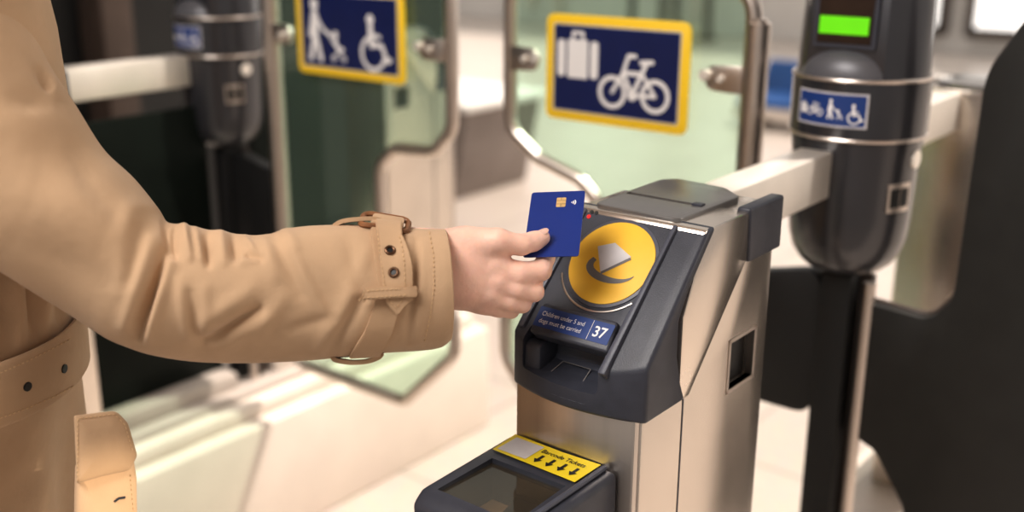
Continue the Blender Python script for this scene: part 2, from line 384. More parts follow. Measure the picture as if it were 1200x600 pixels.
# ------------------------------------------------------------------ ticket gate cabinet
XL, XR, YF, YB = -.621, -.474, .80, 1.055
TOP = -.284
def make_cabinet():
    t = thing('ticket_gate_cabinet', 'brushed steel ticket gate cabinet with round yellow card pad beside the blue card', 'ticket gate',
              (-.5475, .9275, -1.05), 'ticket gate cabinets')
    # steel body, tapering up under the reader head
    bm = NB()
    prism(bm, [(YF+.004, -1.05), (YB, -1.05), (YB, TOP-.004), (.985, TOP-.004), (.955, -.363), (.884, -.440), (YF+.004, -.440)], MX, XL+.004, XR-.003, .004)
    cut = NB(); box(cut, (XR-.02, .970, -.472), (XR+.02, 1.024, -.420)); box(cut, (XL-.02, .970, -.472), (XL+.02, 1.024, -.420))
    bm = carve(bm, cut); body = obj('steel_body', bm, M['steel_side'], t)
    bm = NB(); box(bm, (XL+.003, YF-.003, -1.05), (XR-.006, YF+.012, -.44), .003); obj('front_panel', bm, M['steel'], t)
    for x in (XR-.003, XL+.004):   # shadow gap between front column and main body
        bm = NB(); box(bm, (x-.0006, .8765, -1.05), (x+.0006, .8785, -.445)); obj('seam', bm, M['plastic'], body)
    for s, x in ((1, XR-.004), (-1, XL+.004)):
        bm = NB(); box(bm, (x-.018 if s > 0 else x, .971, -.471), (x-.010 if s > 0 else x+.010, 1.023, -.421)); w = obj('sensor_window', bm, M['black'], t)
        fr = NB()
        for a, b in (((.967, -.476), (.971, -.416)), ((1.023, -.476), (1.028, -.416)), ((.967, -.476), (1.028, -.472)), ((.967, -.420), (1.028, -.416))):
            box(fr, (x-.006 if s > 0 else x-.001, a[0], a[1]), (x+.002 if s > 0 else x+.006, b[0], b[1]))
        obj('window_frame', fr, M['steel_pol'], w)
    # upper steel cover (side cheeks + top band)
    bm = NB()
    prism(bm, [(.897, TOP), (.985, TOP), (.987, -.334), (.957, -.365), (.8815, -.4465), (.862, -.4465), (.862, -.36)], MX, XL+.001, XR+.0015, .003)
    obj('head_cover', bm, M['steel_side'], t)
    # moulded reader head with a bowed front
    prof = [(YF, -.446), (YF, -.390), (.8985, -.2845), (.915, -.2835), (.868, -.335), (.853, -.36), (.853, -.395), (.862, -.425), (.872, -.446)]  # rear edge of the dark side takes in a soft shadow on the steel
    bm = NB(); NX = 14
    rows = []
    for i in range(NX+1):
        u = -1+2*i/NX; x = (XL+XR)/2+u*(XR-XL+.006)/2; bow = .016*(1-u*u)
        row = []
        for j, (y, z) in enumerate(prof):
            if j == 0: y -= bow
            if j == 1: y -= bow*.85; z -= bow*.90
            row.append(bm.verts.new((x, y, z)))
        rows.append(row)
    n = len(prof)
    for a, b in zip(rows, rows[1:]):
        for j in range(n): bm.faces.new((a[j], a[(j+1) % n], b[(j+1) % n], b[j]))
    bm.faces.new(rows[0]); bm.faces.new(list(reversed(rows[-1])))
    bmesh.ops.recalc_face_normals(bm, faces=bm.faces)
    es = [e for e in bm.edges if e.calc_face_angle(0) > .45]
    bmesh.ops.bevel(bm, geom=es, offset=.004, segments=3, affect='EDGES', profile=.5)
    # ticket tray recess
    cut = NB()
    prism(cut, [(.74, -.4355), (.826, -.416), (.830, -.392), (.812, -.3795), (.795, -.389), (.74, -.37)], MX, -.6085, -.5165, .004)
    bm = carve(bm, cut)
    obj('reader_head', bm, M['plastic'], t)
    # tray floor with lip, cheek ridge, bottom moulding
    bm = NB(); rows = []
    for i in range(13):
        u = -1+i/6; x = -.5625+u*.0455; bw = .016*(1-((x-(XL+XR)/2)/.0765)**2)
        rows.append([bm.verts.new((x, y, z)) for y, z in ((YF-bw+.0025, -.4455), (YF-bw+.0005, -.4365), (YF-bw+.0035, -.4335), (YF-bw+.009, -.4345), (.826, -.4135), (.826, -.430))])
    for a, b in zip(rows, rows[1:]):
        for q in range(6): bm.faces.new((a[q], a[(q+1) % 6], b[(q+1) % 6], b[q]))
    bm.faces.new(rows[0]); bm.faces.new(list(reversed(rows[-1]))); tr = obj('ticket_tray', bm, M['plastic_lt'], t)
    bm = NB(); prism(bm, [(.797, -.432), (.797, -.400), (.803, -.396), (.826, -.396), (.826, -.432)], MX, -.6085, -.589, .003); obj('tray_cheek', bm, M['plastic'], tr)
    fl = Flat((-.5595, .802, -.4225), (1, 0, 0), (0, .044, .0165), .0012)
    fl.line([(-.02, -.012), (-.016, .016), (.016, .016), (.02, -.012)], .0012, False); obj('tray_mark', fl.bm, M['greyp'], tr, smooth=False)
    sl = Vector((0, .1, .105)).normalized(); nv = Vector((0, -.105, .1)).normalized()
    S = lambda u, v, w: Vector((u, YF+sl.y*v, -.389+sl.z*v))+nv*w     # on the sloping face
    bm = NB(); prism(bm, [(-.5150, -.020), (-.5065, -.020), (-.5020, .142), (-.5070, .142)], S, -.012, .0048, .0022); obj('side_ridge', bm, M['plastic_lt'], t)
    bm = NB(); prism(bm, [(-.6195, .004), (-.6125, .004), (-.606, .142), (-.6115, .142)], S, -.003, .0035, .0015); obj('side_ridge', bm, M['plastic_lt'], t)
    # label visor
    bm = NB(); vp = [(-.6025, .0005), (-.5125, .0005), (-.516, .0325), (-.6005, .0325)]
    prism(bm, vp, S, -.012, .0062, .003, 3); vis = obj('label_visor', bm, M['plastic'], t)
    fl = Flat(S(-.5595, .0175, .0062), (1, 0, 0), sl, .0004)
    fl.rrect(-.0415, -.0105, .0435, .0105, .0012); lab = obj('rule_label', fl.bm, M['blue_l'], vis, smooth=False)
    fl = Flat(S(-.5595, .0175, .0062), (1, 0, 0), sl, .0008)
    fl.text('Children under 5 and', -.0365, .0015, .0066, squeeze=.86, bold=.0); fl.text('dogs must be carried', -.0365, -.0062, .0066, squeeze=.86, bold=.0)
    fl.text('37', .0240, -.0052, .0150, squeeze=.95, bold=.0003); fl.poly([(.0203, -.0100), (.0208, -.0100), (.0208, .0100), (.0203, .0100)])
    obj('lettering', fl.bm, M['white'], vis, smooth=False)
    # yellow pad
    dc = (-.5530, .0905)
    bm = NB(); q = [(dc[0]+.0485*math.cos(a), dc[1]+.0485*math.sin(a)) for a in [2*PI*i/56 for i in range(56)]]
    prism(bm, q, S, -.002, .0012, .0006); pad = obj('card_pad', bm, M['plastic_lt'], t)
    bm = NB(); q = [(dc[0]+.0448*math.cos(a), dc[1]+.0448*math.sin(a)) for a in [2*PI*i/64 for i in range(64)]]
    prism(bm, q, S, 0, .0022, .0006); obj('yellow_disc', bm, M['yellow'], pad)
    fl = Flat(S(*dc, .0022), (1, 0, 0), sl, .0004)      # swoosh
    sw = []
    for i in range(25):
        a = math.radians(150+(360-8-150)*i/24); s_ = i/24
        wd = .0085*math.sin(PI*min(1, (s_*.80+.20)))**.8
        sw.append((a, wd))
    cu, cv, ru, rv = .003, -.0065, .0275, .0155
    for (a, w0), (b, w1) in zip(sw, sw[1:]):
        f = lambda t, w: (cu+(ru-w)*math.cos(t), cv+(rv-w*.9)*math.sin(t))
        fl.poly([f(a, 0), f(b, 0), f(b, w1), f(a, w0)])
    dia = [(-.0215, .013), (-.0050, .0205), (.0185, .0095), (-.0060, -.0125)]
    fl.poly([(u+.0012, v-.0022) for u, v in dia])
    obj('swoosh_print', fl.bm, M['greyp'], pad, smooth=False)
    fl = Flat(S(*dc, .0022), (1, 0, 0), sl, .0009); fl.poly(dia); obj('card_print', fl.bm, M['silver'], pad, smooth=False)
    # curved groove rim under the pad, its lamp marks
    bm = NB(); tube(bm, [S(dc[0]+.0525*math.cos(a), dc[1]+.0525*math.sin(a), .0004) for a in np.linspace(math.radians(205), math.radians(318), 24)], .0011, 6); obj('pad_rim', bm, M['steel_pol'], pad)
    for u, v, m_ in ((-.6010, .134, 'red'), (-.6000, .1395, 'black'), (-.5945, .1395, 'black')):
        bm = NB(); cyl(bm, S(u, v, .0004), nv, .0021, .002, 14); obj('indicator', bm, M[m_], t)
    # top plate with ticket slot
    bm = NB(); pl = fillet([(-.604, .903, 0), (-.506, .903, 0), (-.503, 1.022, 0), (-.532, 1.046, 0), (-.592, 1.052, 0), (-.606, 1.035, 0)], .012, 4)
    prism(bm, [(p.x, p.y) for p in pl], MZ, TOP-.02, TOP+.004, .002)
    cut = NB(); box(cut, (-.600, .957, TOP-.008), (-.517, .965, TOP+.02)); bm = carve(bm, cut)
    tp = obj('top_plate', bm, M['top_metal'], t)
    bm = NB(); box(bm, (-.599, .9575, TOP-.012), (-.518, .9645, TOP-.001)); obj('ticket_slot', bm, M['black'], tp)
    bm = NB(); box(bm, (-.523, .9568, TOP+.002), (-.512, .9662, TOP+.0062), .001); obj('slot_end', bm, M['plastic'], tp)
    # rear corner caps
    bm = NB(); prism(bm, [(.982, TOP+.0035), (1.058, TOP+.0035), (1.058, -.337), (.986, -.337)], MX, XR-.012, XR+.0035, .003, 3); obj('corner_cap', bm, M['plastic'], t)
    return t
cab = make_cabinet()
AX = -1.418                      # from the right-hand row of gates to the left-hand row
for (x, y, rz, lab) in ((-.5475+AX, .9625, 0, 'steel gate cabinet in left row almost hidden behind the coat'),
                        (-.575+AX, 2.075, PI, 'sunlit steel gate cabinet with black sensor window behind left glass paddle'),
                        (-.575, 2.075, PI, 'steel gate cabinet behind the grey column with green display')):
    c = dup(cab); c.location = (x, y, H-1.05); c.rotation_euler = (0, 0, rz); c['label'] = lab

# ------------------------------------------------------------------ barcode scanner on the cabinet front
t = thing('barcode_scanner', 'black barcode scanner with yellow arrow label on front of ticket gate cabinet', 'scanner', (-.559, .727, -.585))
bm = NB(); prism(bm, [(.652, -.585), (.648, -.512), (.662, -.5015), (.796, -.499), (.7968, -.585)], MX, -.6225, -.495, .007, 3)
cut = NB(); prism(cut, [(-.607, .668), (-.5175, .668), (-.519, .7440), (-.605, .7440)], MZ, -.545, -.40); bm = carve(bm, cut)
bd = obj('scanner_body', bm, M['plastic'], t)
bm = NB(); prism(bm, [(-.608, .667), (-.5165, .667), (-.518, .745), (-.606, .745)], MZ, -.5065, -.5048); obj('scanner_glass', bm, M['scan_glass'], t)
bm = NB(); prism(bm, [(-.6055, .6695), (-.5185, .6695), (-.520, .743), (-.604, .743)], MZ, -.547, -.5435); obj('scanner_tray', bm, M['cream_dk'], bd)
bm = NB(); prism(bm, [(-.556, .6695), (-.5185, .6695), (-.5205, .743), (-.575, .743)], MZ, -.5434, -.530, .001); obj('scanner_head', bm, M['black'], bd)
bm = NB(); box(bm, (-.541, .672, -.530), (-.530, .683, -.5255), .001); obj('lens_block', bm, M['cream_dk'], bd)
bm = NB(); tube(bm, [(-.5075, .664, -.4985), (-.507, .790, -.4965)], .0028, 8); obj('edge_bead', bm, M['plastic_lt'], bd)
fl = Flat((-.567, .7735, -.4985), (1, 0, 0), (0, 1, .0), .0006)
fl.poly([(-.0495, .0215), (-.020, .0205), (.01, .0196), (.0525, .0215), (.0525, -.0215), (-.0465, -.0185)]); lb = obj('ticket_label', fl.bm, M['yellow_l'], t, smooth=False)
fl = Flat((-.567, .7735, -.4985), (1, 0, 0), (0, 1, 0), .0010); fl.rrect(-.0435, -.0150, -.0095, .0160, .001); obj('white_square', fl.bm, M['silver'], lb, smooth=False)
fl = Flat((-.567, .7735, -.4985), (1, 0, 0), (0, 1, 0), .0010); fl.text('Barcode Tickets', -.0068, .0060, .0096, squeeze=.80, bold=.0001)
for i in range(4):
    u = .0005+i*.0135; fl.poly([(u-.0016, .0015), (u-.0016, -.0075), (u-.0045, -.0075), (u, -.0145), (u+.0045, -.0075), (u+.0016, -.0075), (u+.0016, .0015)])
obj('lettering', fl.bm, M['blackp'], lb, smooth=False)

# ------------------------------------------------------------------ gate columns
CX, CY = -.577, 1.52
def on_col(ang, z, r): return Vector((CX+r*math.cos(ang), CY+r*math.sin(ang), z))
def curved_plate(bm, a0, a1, z0, z1, r, th, n=14):
    va = []
    for rr in (r, r+th):
        va.append([[bm.verts.new(on_col(a0+(a1-a0)*i/n, z, rr)) for i in range(n+1)] for z in (z0, z1)])
    (i0, i1), (o0, o1) = va
    for i in range(n):
        bm.faces.new((o0[i], o0[i+1], o1[i+1], o1[i])); bm.faces.new((i0[i], i1[i], i1[i+1], i0[i+1]))
        bm.faces.new((i0[i], i0[i+1], o0[i+1], o0[i])); bm.faces.new((i1[i], o1[i], o1[i+1], i1[i+1]))
    bm.faces.new((i0[0], o0[0], o1[0], i1[0])); bm.faces.new((i0[n], i1[n], o1[n], o0[n]))
def col_print(flat_fn, a_c, z_c, r):
    """wrap flat artwork (u, v) round the column"""
    fl = Flat((0, 0, 0), (1, 0, 0), (0, 1, 0), 0); flat_fn(fl)
    bmesh.ops.subdivide_edges(fl.bm, edges=[e for e in fl.bm.edges if e.calc_length() > .01], cuts=3)
    for v in fl.bm.verts: v.co = on_col(a_c+v.co.x/r, z_c+v.co.y, r)
    return fl.bm
def wheelchair(fl, u, v, s):
    fl.disc(u-.1*s, v+.86*s, .12*s); fl.line([(u-.1*s, v+.68*s), (u-.06*s, v+.28*s)], .17*s)
    fl.line([(u-.06*s, v+.30*s), (u+.26*s, v+.28*s), (u+.42*s, v-.06*s), (u+.52*s, v-.02*s)], .12*s); fl.line([(u-.08*s, v+.52*s), (u+.2*s, v+.48*s)], .09*s)
    fl.ring(u-.02*s, v+.10*s, .42*s, .10*s, math.radians(110), math.radians(350))
def walker(fl, u, v, s):
    fl.disc(u, v+.95*s, .10*s); fl.line([(u, v+.76*s), (u-.01*s, v+.42*s)], .19*s)
    fl.line([(u-.02*s, v+.42*s), (u-.12*s, v+.02*s)], .11*s); fl.line([(u+.02*s, v+.42*s), (u+.13*s, v+.02*s)], .11*s)
    fl.line([(u+.04*s, v+.74*s), (u+.22*s, v+.52*s), (u+.40*s, v+.44*s)], .07*s); fl.line([(u-.05*s, v+.74*s), (u-.13*s, v+.42*s)], .08*s)
def pram(fl, u, v, s):
    fl.disc(u-.10*s, v+.80*s, .13*s); fl.line([(u-.12*s, v+.62*s), (u+.02*s, v+.34*s), (u+.22*s, v+.32*s)], .17*s)
    fl.line([(u-.4*s, v+.74*s), (u-.2*s, v+.5*s), (u+.25*s, v+.06*s)], .06*s); fl.line([(u+.12*s, v+.32*s), (u-.18*s, v+.06*s)], .06*s)
    fl.ring(u-.2*s, v+.02*s, .11*s, .05*s); fl.ring(u+.28*s, v+.02*s, .11*s, .05*s)
def bicycle(fl, u, v, s):
    r = .30*s; a, b = (u-.44*s, v), (u+.44*s, v)
    for c in (a, b): fl.ring(c[0], c[1], r, .085*s, n=36)
    st, hd, bb = (u-.14*s, v+.42*s), (u+.24*s, v+.44*s), (u-.02*s, v-.02*s)
    hd, st = (u-.20*s, v+.40*s), (u+.20*s, v+.40*s)
    fl.line([a, (u-.22*s, v+.36*s), (u-.12*s, v+.66*s), (u+.02*s, v+.66*s)], .075*s); fl.line([(u-.22*s, v+.34*s), bb], .085*s)
    fl.line([(u-.2*s, v+.36*s), (u+.16*s, v+.36*s)], .085*s); fl.line([bb, (u+.24*s, v+.54*s)], .085*s); fl.line([bb, b], .075*s); fl.line([b, (u+.17*s, v+.36*s)], .07*s)
    fl.line([(u+.14*s, v+.56*s), (u+.36*s, v+.58*s)], .085*s); fl.disc(bb[0], bb[1], .1*s)
def suitcase(fl, u, v, w, h):
    fl.rrect(u-.5*w, v-.48*h, u-.30*w, v+.44*h, .10*w); fl.rrect(u+.30*w, v-.48*h, u+.5*w, v+.44*h, .10*w)
    fl.rrect(u-.25*w, v-.5*h, u+.25*w, v+.46*h, .04*w)
    fl.line([(u-.12*w, v+.44*h), (u-.12*w, v+.62*h), (u+.12*w, v+.62*h), (u+.12*w, v+.44*h)], .07*w)
def make_column():
    t = thing('gate_column', 'dark grey gate column with green display on the right of the yellow pad', 'gate column', (CX, CY, -1.05), 'gate columns')
    c = (CX, CY)
    bm = NB(); lathe(bm, [(.052, -.512), (.066, -.500), (.076, -.484), (.0815, -.462), (.084, -.43), (.0865, -.345), (.0895, -.318)], c); obj('lower_housing', bm, M['column'], t)
    bm = NB(); lathe(bm, [(.0925, -.316), (.0925, -.238)], c); bnd = obj('label_band', bm, M['column'], t)
    for z in (-.3155, -.2365):
        bm = NB(); tube(bm, [on_col(a, z, .0915) for a in np.linspace(0, 2*PI, 65)[:-1]], .0028, 8, closed=True); obj('trim_ring', bm, M['steel_pol'], t)
    # upper housing with a flat display front
    bm = NB(); out = []
    for i in range(49):
        a = math.radians(-90+38+(360-76)*i/48); out.append((CX+.088*math.cos(a), CY+.088*math.sin(a)))
    n = len(out); yb = out[0][1]
    lo = [bm.verts.new((x, y, -.235)) for x, y in out]; hi = [bm.verts.new((CX+(x-CX)*.86, CY+(y-CY)*.86+.012, .10)) for x, y in out]
    tp = [bm.verts.new((CX+(x-CX)*.6, CY+(y-CY)*.6+.012, .125)) for x, y in out]
    for a, b in ((lo, hi), (hi, tp)):
        for i in range(n): bm.faces.new((a[i], a[(i+1) % n], b[(i+1) % n], b[i]))
    bm.faces.new(tp); bm.faces.new(list(reversed(lo))); obj('upper_housing', bm, M['column'], t)
    ty = lambda z: yb+.012*(z+.235)/.335
    for nm, x0, x1, z0, z1, d, m_, par in (('display_bezel', -.045, .040, -.196, .06, .003, 'plastic', 0), ('display_screen', -.040, .034, -.190, .05, .0045, 'screen', 1),
                                           ('green_light', -.037, .030, -.178, -.155, .0065, 'green', 1), ('green_sign', .004, .020, -.110, -.085, .0065, 'green', 1)):
        bm = NB(); vs = [bm.verts.new((CX+x, ty(z)-q, z)) for q in (-.004, d) for x, z in ((x0, z0), (x1, z0), (x1, z1), (x0, z1))]
        for f in ((4, 5, 6, 7), (3, 2, 1, 0), (0, 1, 5, 4), (1, 2, 6, 5), (2, 3, 7, 6), (3, 0, 4, 7)): bm.faces.new([vs[i] for i in f])
        o = obj(nm, bm, M[m_], t if not par else bez)
        if nm == 'display_bezel': bez = o
    # hood under the display (half dome)
    bm = NB()
    bmesh.ops.create_uvsphere(bm, u_segments=24, v_segments=14, radius=1, matrix=Matrix.Translation((CX-.002, CY-.058, -.2365)) @ Matrix.Diagonal((.060, .034, .040, 1)))
    bmesh.ops.bisect_plane(bm, geom=bm.verts[:]+bm.edges[:]+bm.faces[:], plane_co=(0, 0, -.2355), plane_no=(0, 0, -1), clear_outer=True)
    obj('hood', bm, M['column_lt'], t)
    # sticker
    ac = math.radians(-94)
    bm = NB(); curved_plate(bm, ac-.56, ac+.56, -.298, -.252, .0926, .0006); st = obj('access_sticker', bm, M['silver'], t)
    bm = NB(); curved_plate(bm, ac-.53, ac+.53, -.2955, -.2545, .0928, .0007); obj('blue_field', bm, M['blue_l'], st)
    def art(fl):
        suitcase(fl, -.040, -.002, .012, .014); bicycle(fl, -.020, -.005, .018); walker(fl, .0035, -.012, .025); pram(fl, .016, -.011, .013); wheelchair(fl, .036, -.011, .021)
    obj('pictograms', col_print(art, ac, -.275, .0939), M['white'], st, smooth=False)
    # sensor slot on the corner facing the walkway
    a0 = math.radians(-22)
    bm = NB(); curved_plate(bm, a0-.24, a0+.24, -.415, -.375, .0845, .0025); ss = obj('sensor_plate', bm, M['steel_pol'], t)
    for q in (-.105, .105):
        bm = NB(); curved_plate(bm, a0+q-.085, a0+q+.085, -.408, -.382, .0855, .0022, 5); obj('sensor_eye', bm, M['black'], ss)
    bm = NB(); cyl(bm, on_col(math.radians(-3), -.345, .0865), (math.cos(math.radians(-3)), math.sin(math.radians(-3)), 0), .013, .006, 24, .001); obj('lock_disc', bm, M['steel_rail'], t)
    # post
    bm = NB(); box(bm, (CX-.023, CY-.024, -1.05), (CX+.023, CY+.02, -.50), .003); obj('post', bm, M['black'], t)
    bm = NB(); box(bm, (CX-.034, CY+.012, -1.05), (CX+.040, CY+.030, -.505), .003); obj('post_channel', bm, M['brown'], t)
    bm = NB(); cyl(bm, (CX+.043, CY-.004, -.78), (0, 0, 1), .009, .54, 16); obj('hinge_rod', bm, M['steel_pol'], t)
    for ch in t.children:
        if not ch.name.startswith(('post', 'hinge')): ch.location.z += .022
    return t
col = make_column()
cl = dup(col); cl.location.x += AX; [bpy.data.objects.remove(q, do_unlink=True) for q in list(cl.children_recursive) if q.name.startswith('green_')]; cl['label'] = 'dark grey gate column standing behind the coat sleeve on the left'

# ------------------------------------------------------------------ guard rails
def rail(x, y0, y1, label, dz=0):
    t = thing('guard_rail', label, 'rail', (x, (y0+y1)/2, -.357+dz), 'guard rails between cabinets and columns')
    bm = NB(); box(bm, (x-.024, y0, -.357+dz), (x+.024, y1, -.292+dz), .004); obj('rail_bar', bm, M['steel_rail'], t)
rail(-.597, 1.058, 1.434, 'pale steel guard rail between yellow pad cabinet and grey column', -.018)
rail(-.590, 1.610, 1.945, 'short steel guard rail behind the column with green display')
rail(-.597+AX, 1.092, 1.434, 'pale steel guard rail beside the coat shoulder')

# ------------------------------------------------------------------ glass paddles
def paddle(outline, rad, hinge_x, col_x, name, label, sign, group):
    """outline in X-Z at Y=1.52"""
    sg = 1 if col_x > hinge_x else -1
    t = thing(name, label, 'gate paddle', (hinge_x, 1.52, -.99), group)
    op = fillet([(x, 0, z) for x, z in outline], rad, 8)
    bm = NB(); tube(bm, [Vector((p.x, 1.52, p.z)) for p in op], .0125, 12, closed=True); obj('tube_frame', bm, M['steel_pol'], t)
    bm = NB(); prism(bm, [(p.x, p.z) for p in op], MY, 1.517, 1.523); obj('glass_pane', bm, M['glass'], t)
    bm = NB(); cyl(bm, (hinge_x+sg*.008, 1.52, -.55), (0, 0, 1), .0185, .80, 20, .006); obj('hinge_tube', bm, M['steel_pol'], t)
    # dark hinge arm to the column post
    a, b = hinge_x, col_x-sg*.024
    bm = NB(); pl = fillet([(a, 0, -.535), (b, 0, -.50), (b, 0, -.735), (a, 0, -.735)], .03, 5)
    prism(bm, [(p.x, p.z) for p in pl], MY, 1.505, 1.535, .004); obj('hinge_arm', bm, M['black'], t)
    # sign clamped to the frame
    x0, x1, z0, z1 = sign['box']; yb = 1.500
    bm = NB(); pl = fillet([(x0, 0, z0), (x1, 0, z0), (x1, 0, z1), (x0, 0, z1)], .016, 5); prism(bm, [(p.x, p.z) for p in pl], MY, yb, yb+.005, .001); sp = obj('sign_panel', bm, M['yellow_s'], t)
    fl = Flat(((x0+x1)/2, yb, (z0+z1)/2), (1, 0, 0), (0, 0, 1), .0005); w, h = x1-x0, z1-z0
    fl.rrect(-w/2+.0150, -h/2+.0150, w/2-.0150, h/2-.0150, .004); obj('sign_edge', fl.bm, M['silver'], sp, smooth=False)
    fl = Flat(((x0+x1)/2, yb, (z0+z1)/2), (1, 0, 0), (0, 0, 1), .0009); fl.rrect(-w/2+.0172, -h/2+.0172, w/2-.0172, h/2-.0172, .003); obj('sign_field', fl.bm, M['navy'], sp, smooth=False)
    for nm_, fn_ in sign['art']:
        fl = Flat(((x0+x1)/2, yb, (z0+z1)/2), (1, 0, 0), (0, 0, 1), .0014); fn_(fl, w, h); obj(nm_, fl.bm, M['white'], sp, smooth=False)
    for bx, d in sign['clamps']:
        bm = NB(); zc = -.240; L = .060*d
        pl = fillet([(bx, 0, zc-.021), (bx+L, 0, zc-.019), (bx+L, 0, zc+.019), (bx, 0, zc+.021)], [0, .018, .018, 0], 6)
        prism(bm, [(p.x, p.z) for p in pl], MY, 1.506, 1.514, .002); br = obj('clamp', bm, M['steel_pol'], t)
        bm = NB(); cyl(bm, (bx+L*.55, 1.504, zc), (0, 1, 0), .006, .008, 16, .001); obj('bolt', bm, M['steel_rail'], br)
        bm = NB(); cyl(bm, (bx+L*.98, 1.503, zc+.004), (0, 1, 0), .009, .010, 16, .002); obj('bolt', bm, M['steel_rail'], br)
    return t
art_r = [('luggage_symbol', lambda fl, w, h: suitcase(fl, -.262*w, .10*h, .30*w, .38*h)), ('bicycle_symbol', lambda fl, w, h: bicycle(fl, .140*w, -.18*h, .090))]
art_l = [('adult_symbol', lambda fl, w, h: walker(fl, -.315*w, -.33*h, .112)), ('pushchair_symbol', lambda fl, w, h: pram(fl, -.10*w, -.30*h, .058)), ('wheelchair_symbol', lambda fl, w, h: wheelchair(fl, .235*w, -.24*h, .082))]
paddle([(-.745, -.105), (-1.195, -.105), (-1.195, -.365), (-1.13, -.410), (-1.04, -.435), (-1.000, -.470), (-1.000, -.60), (-1.203, -.70), (-1.203, -.80), (-1.06, -.96), (-.745, -.965)],
       [.05, .05, .05, .04, .05, .04, .04, .05, .06, .05, .05], -.745, CX, 'glass_gate_paddle', 'glass gate paddle with luggage and bicycle sign behind the yellow pad cabinet',
       dict(box=(-1.104, -.836, -.332, -.160), art=art_r, clamps=((-1.187, 1), (-.752, -1))), 'glass gate paddles')
paddle([(-1.815, -.105), (-1.330, -.105), (-1.330, -.385), (-1.375, -.432), (-1.475, -.437), (-1.522, -.48), (-1.522, -.62), (-1.330, -.74), (-1.330, -.83), (-1.468, -.968), (-1.815, -.968)],
       [.05, .05, .05, .04, .05, .05, .04, .05, .05, .035, .05], -1.815, CX+AX, 'glass_gate_paddle', 'glass gate paddle with pushchair and wheelchair sign above the sleeve',
       dict(box=(-1.721, -1.428, -.310, -.138), art=art_l, clamps=((-1.808, 1), (-1.338, -1))), 'glass gate paddles')

# solid black paddle of the next walkway
t = thing('solid_gate_paddle', 'solid matt black gate paddle with rounded top corner at right edge', 'gate paddle', (-.3, 1.52, -.99))
op = fillet([(-.18, 0, -.06), (-.335, 0, -.06), (-.414, 0, -.20), (-.418, 0, -.508), (-.446, 0, -.545), (-.530, 0, -.540), (-.545, 0, -.56), (-.545, 0, -.745), (-.50, 0, -.765), (-.45, 0, -.84), (-.43, 0, -.99), (-.18, 0, -.99)],
            [.02, .08, .10, .035, .03, .01, .01, .02, .03, .04, .03, .02], 7)
bm = NB(); prism(bm, [(p.x, p.z) for p in op], MY, 1.512, 1.530, .0025); obj('board', bm, M['paddle'], t)
bm = NB(); tube(bm, [Vector((p.x, 1.532, p.z)) for p in op], .0045, 8, closed=True); obj('edge_trim', bm, M['brown'], t)

# ------------------------------------------------------------------ plinths and infill
def plinth(x, label):
    t = thing('gate_plinth', label, 'plinth', (x, 1.5, FZ), 'gate plinths')
    bm = NB(); box(bm, (x-.165, .70, FZ), (x+.165, 2.24, -1.104), .008); obj('base', bm, M['cream'], t)
    bm = NB(); box(bm, (x-.125, .72, -1.104), (x+.125, 2.22, -1.066), .010); obj('step', bm, M['cream'], t)
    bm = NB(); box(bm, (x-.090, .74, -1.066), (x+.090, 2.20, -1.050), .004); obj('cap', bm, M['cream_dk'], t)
plinth(CX+AX, 'long cream stepped plinth under the left row of gates')
plinth(CX, 'cream plinth under the yellow pad cabinet and grey column')
t = thing('infill_panel', 'dark glossy infill panel below the rail behind the coat sleeve', 'panel', (CX+AX, 1.26, -1.05))
bm = NB(); box(bm, (CX+AX-.006, 1.10, -1.012), (CX+AX+.006, 1.46, -.40), .002); obj('panel', bm, M['darkglass'], t)
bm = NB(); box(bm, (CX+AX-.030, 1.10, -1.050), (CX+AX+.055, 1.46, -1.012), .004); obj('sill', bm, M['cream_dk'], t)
t = thing('infill_panel', 'dark infill panel seen through the left glass paddle', 'panel', (CX+AX, 1.7, -1.05))
bm = NB(); box(bm, (CX+AX-.006, 1.58, -.86), (CX+AX+.006, 1.80, -.33), .002); obj('panel', bm, M['darkglass'], t)
bm = NB(); box(bm, (CX+AX-.02, 1.58, -1.05), (CX+AX+.05, 1.94, -.86), .004); obj('lower_panel', bm, M['cream'], t)
#@@BACKGROUND
# ------------------------------------------------------------------ background things
t = thing('concrete_bench', 'pale topped bench with dark side beyond the gap between glass paddles', 'bench', (-3.9, 4.4, FZ))
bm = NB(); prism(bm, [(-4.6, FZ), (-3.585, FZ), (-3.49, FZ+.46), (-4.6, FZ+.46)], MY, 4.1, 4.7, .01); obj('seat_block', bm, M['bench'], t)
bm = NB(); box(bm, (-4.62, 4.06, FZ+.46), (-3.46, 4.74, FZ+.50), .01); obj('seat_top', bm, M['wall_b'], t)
for x, y in ((-7.15, 11.4), (-6.8, 11.5), (-6.5, 11.3), (-6.15, 11.4)):
    bm = NB(); cyl(bm, (x, y, FZ+.55), (0, 0, 1), .045, 1.1, 14, .01); cyl(bm, (x, y, FZ+.02), (0, 0, 1), .11, .04, 16, .005)
    tag(obj('bollard', bm, M['brown'], None, org=(x, y, FZ)), 'slim dark bollard far beyond the right glass paddle', 'bollard', 'bollards far beyond the gates')
sx_, sy_ = -3.2, 7.1
t = thing('platform_seat', 'blue and white seat standing far behind left of the grey column', 'seat', (sx_, sy_, FZ))
bm = NB(); prism(bm, [(sy_-.22, FZ+.14), (sy_+.22, FZ+.14), (sy_+.30, FZ+.40), (sy_+.22, FZ+.40), (sy_+.13, FZ+.20), (sy_-.22, FZ+.18)], MX, sx_-.26, sx_+.50, .01); obj('seat', bm, M['blue_o'], t)
bm = NB(); box(bm, (sx_-.28, sy_-.24, FZ+.06), (sx_+.52, sy_+.24, FZ+.14), .02); obj('seat_frame', bm, M['cream'], t)
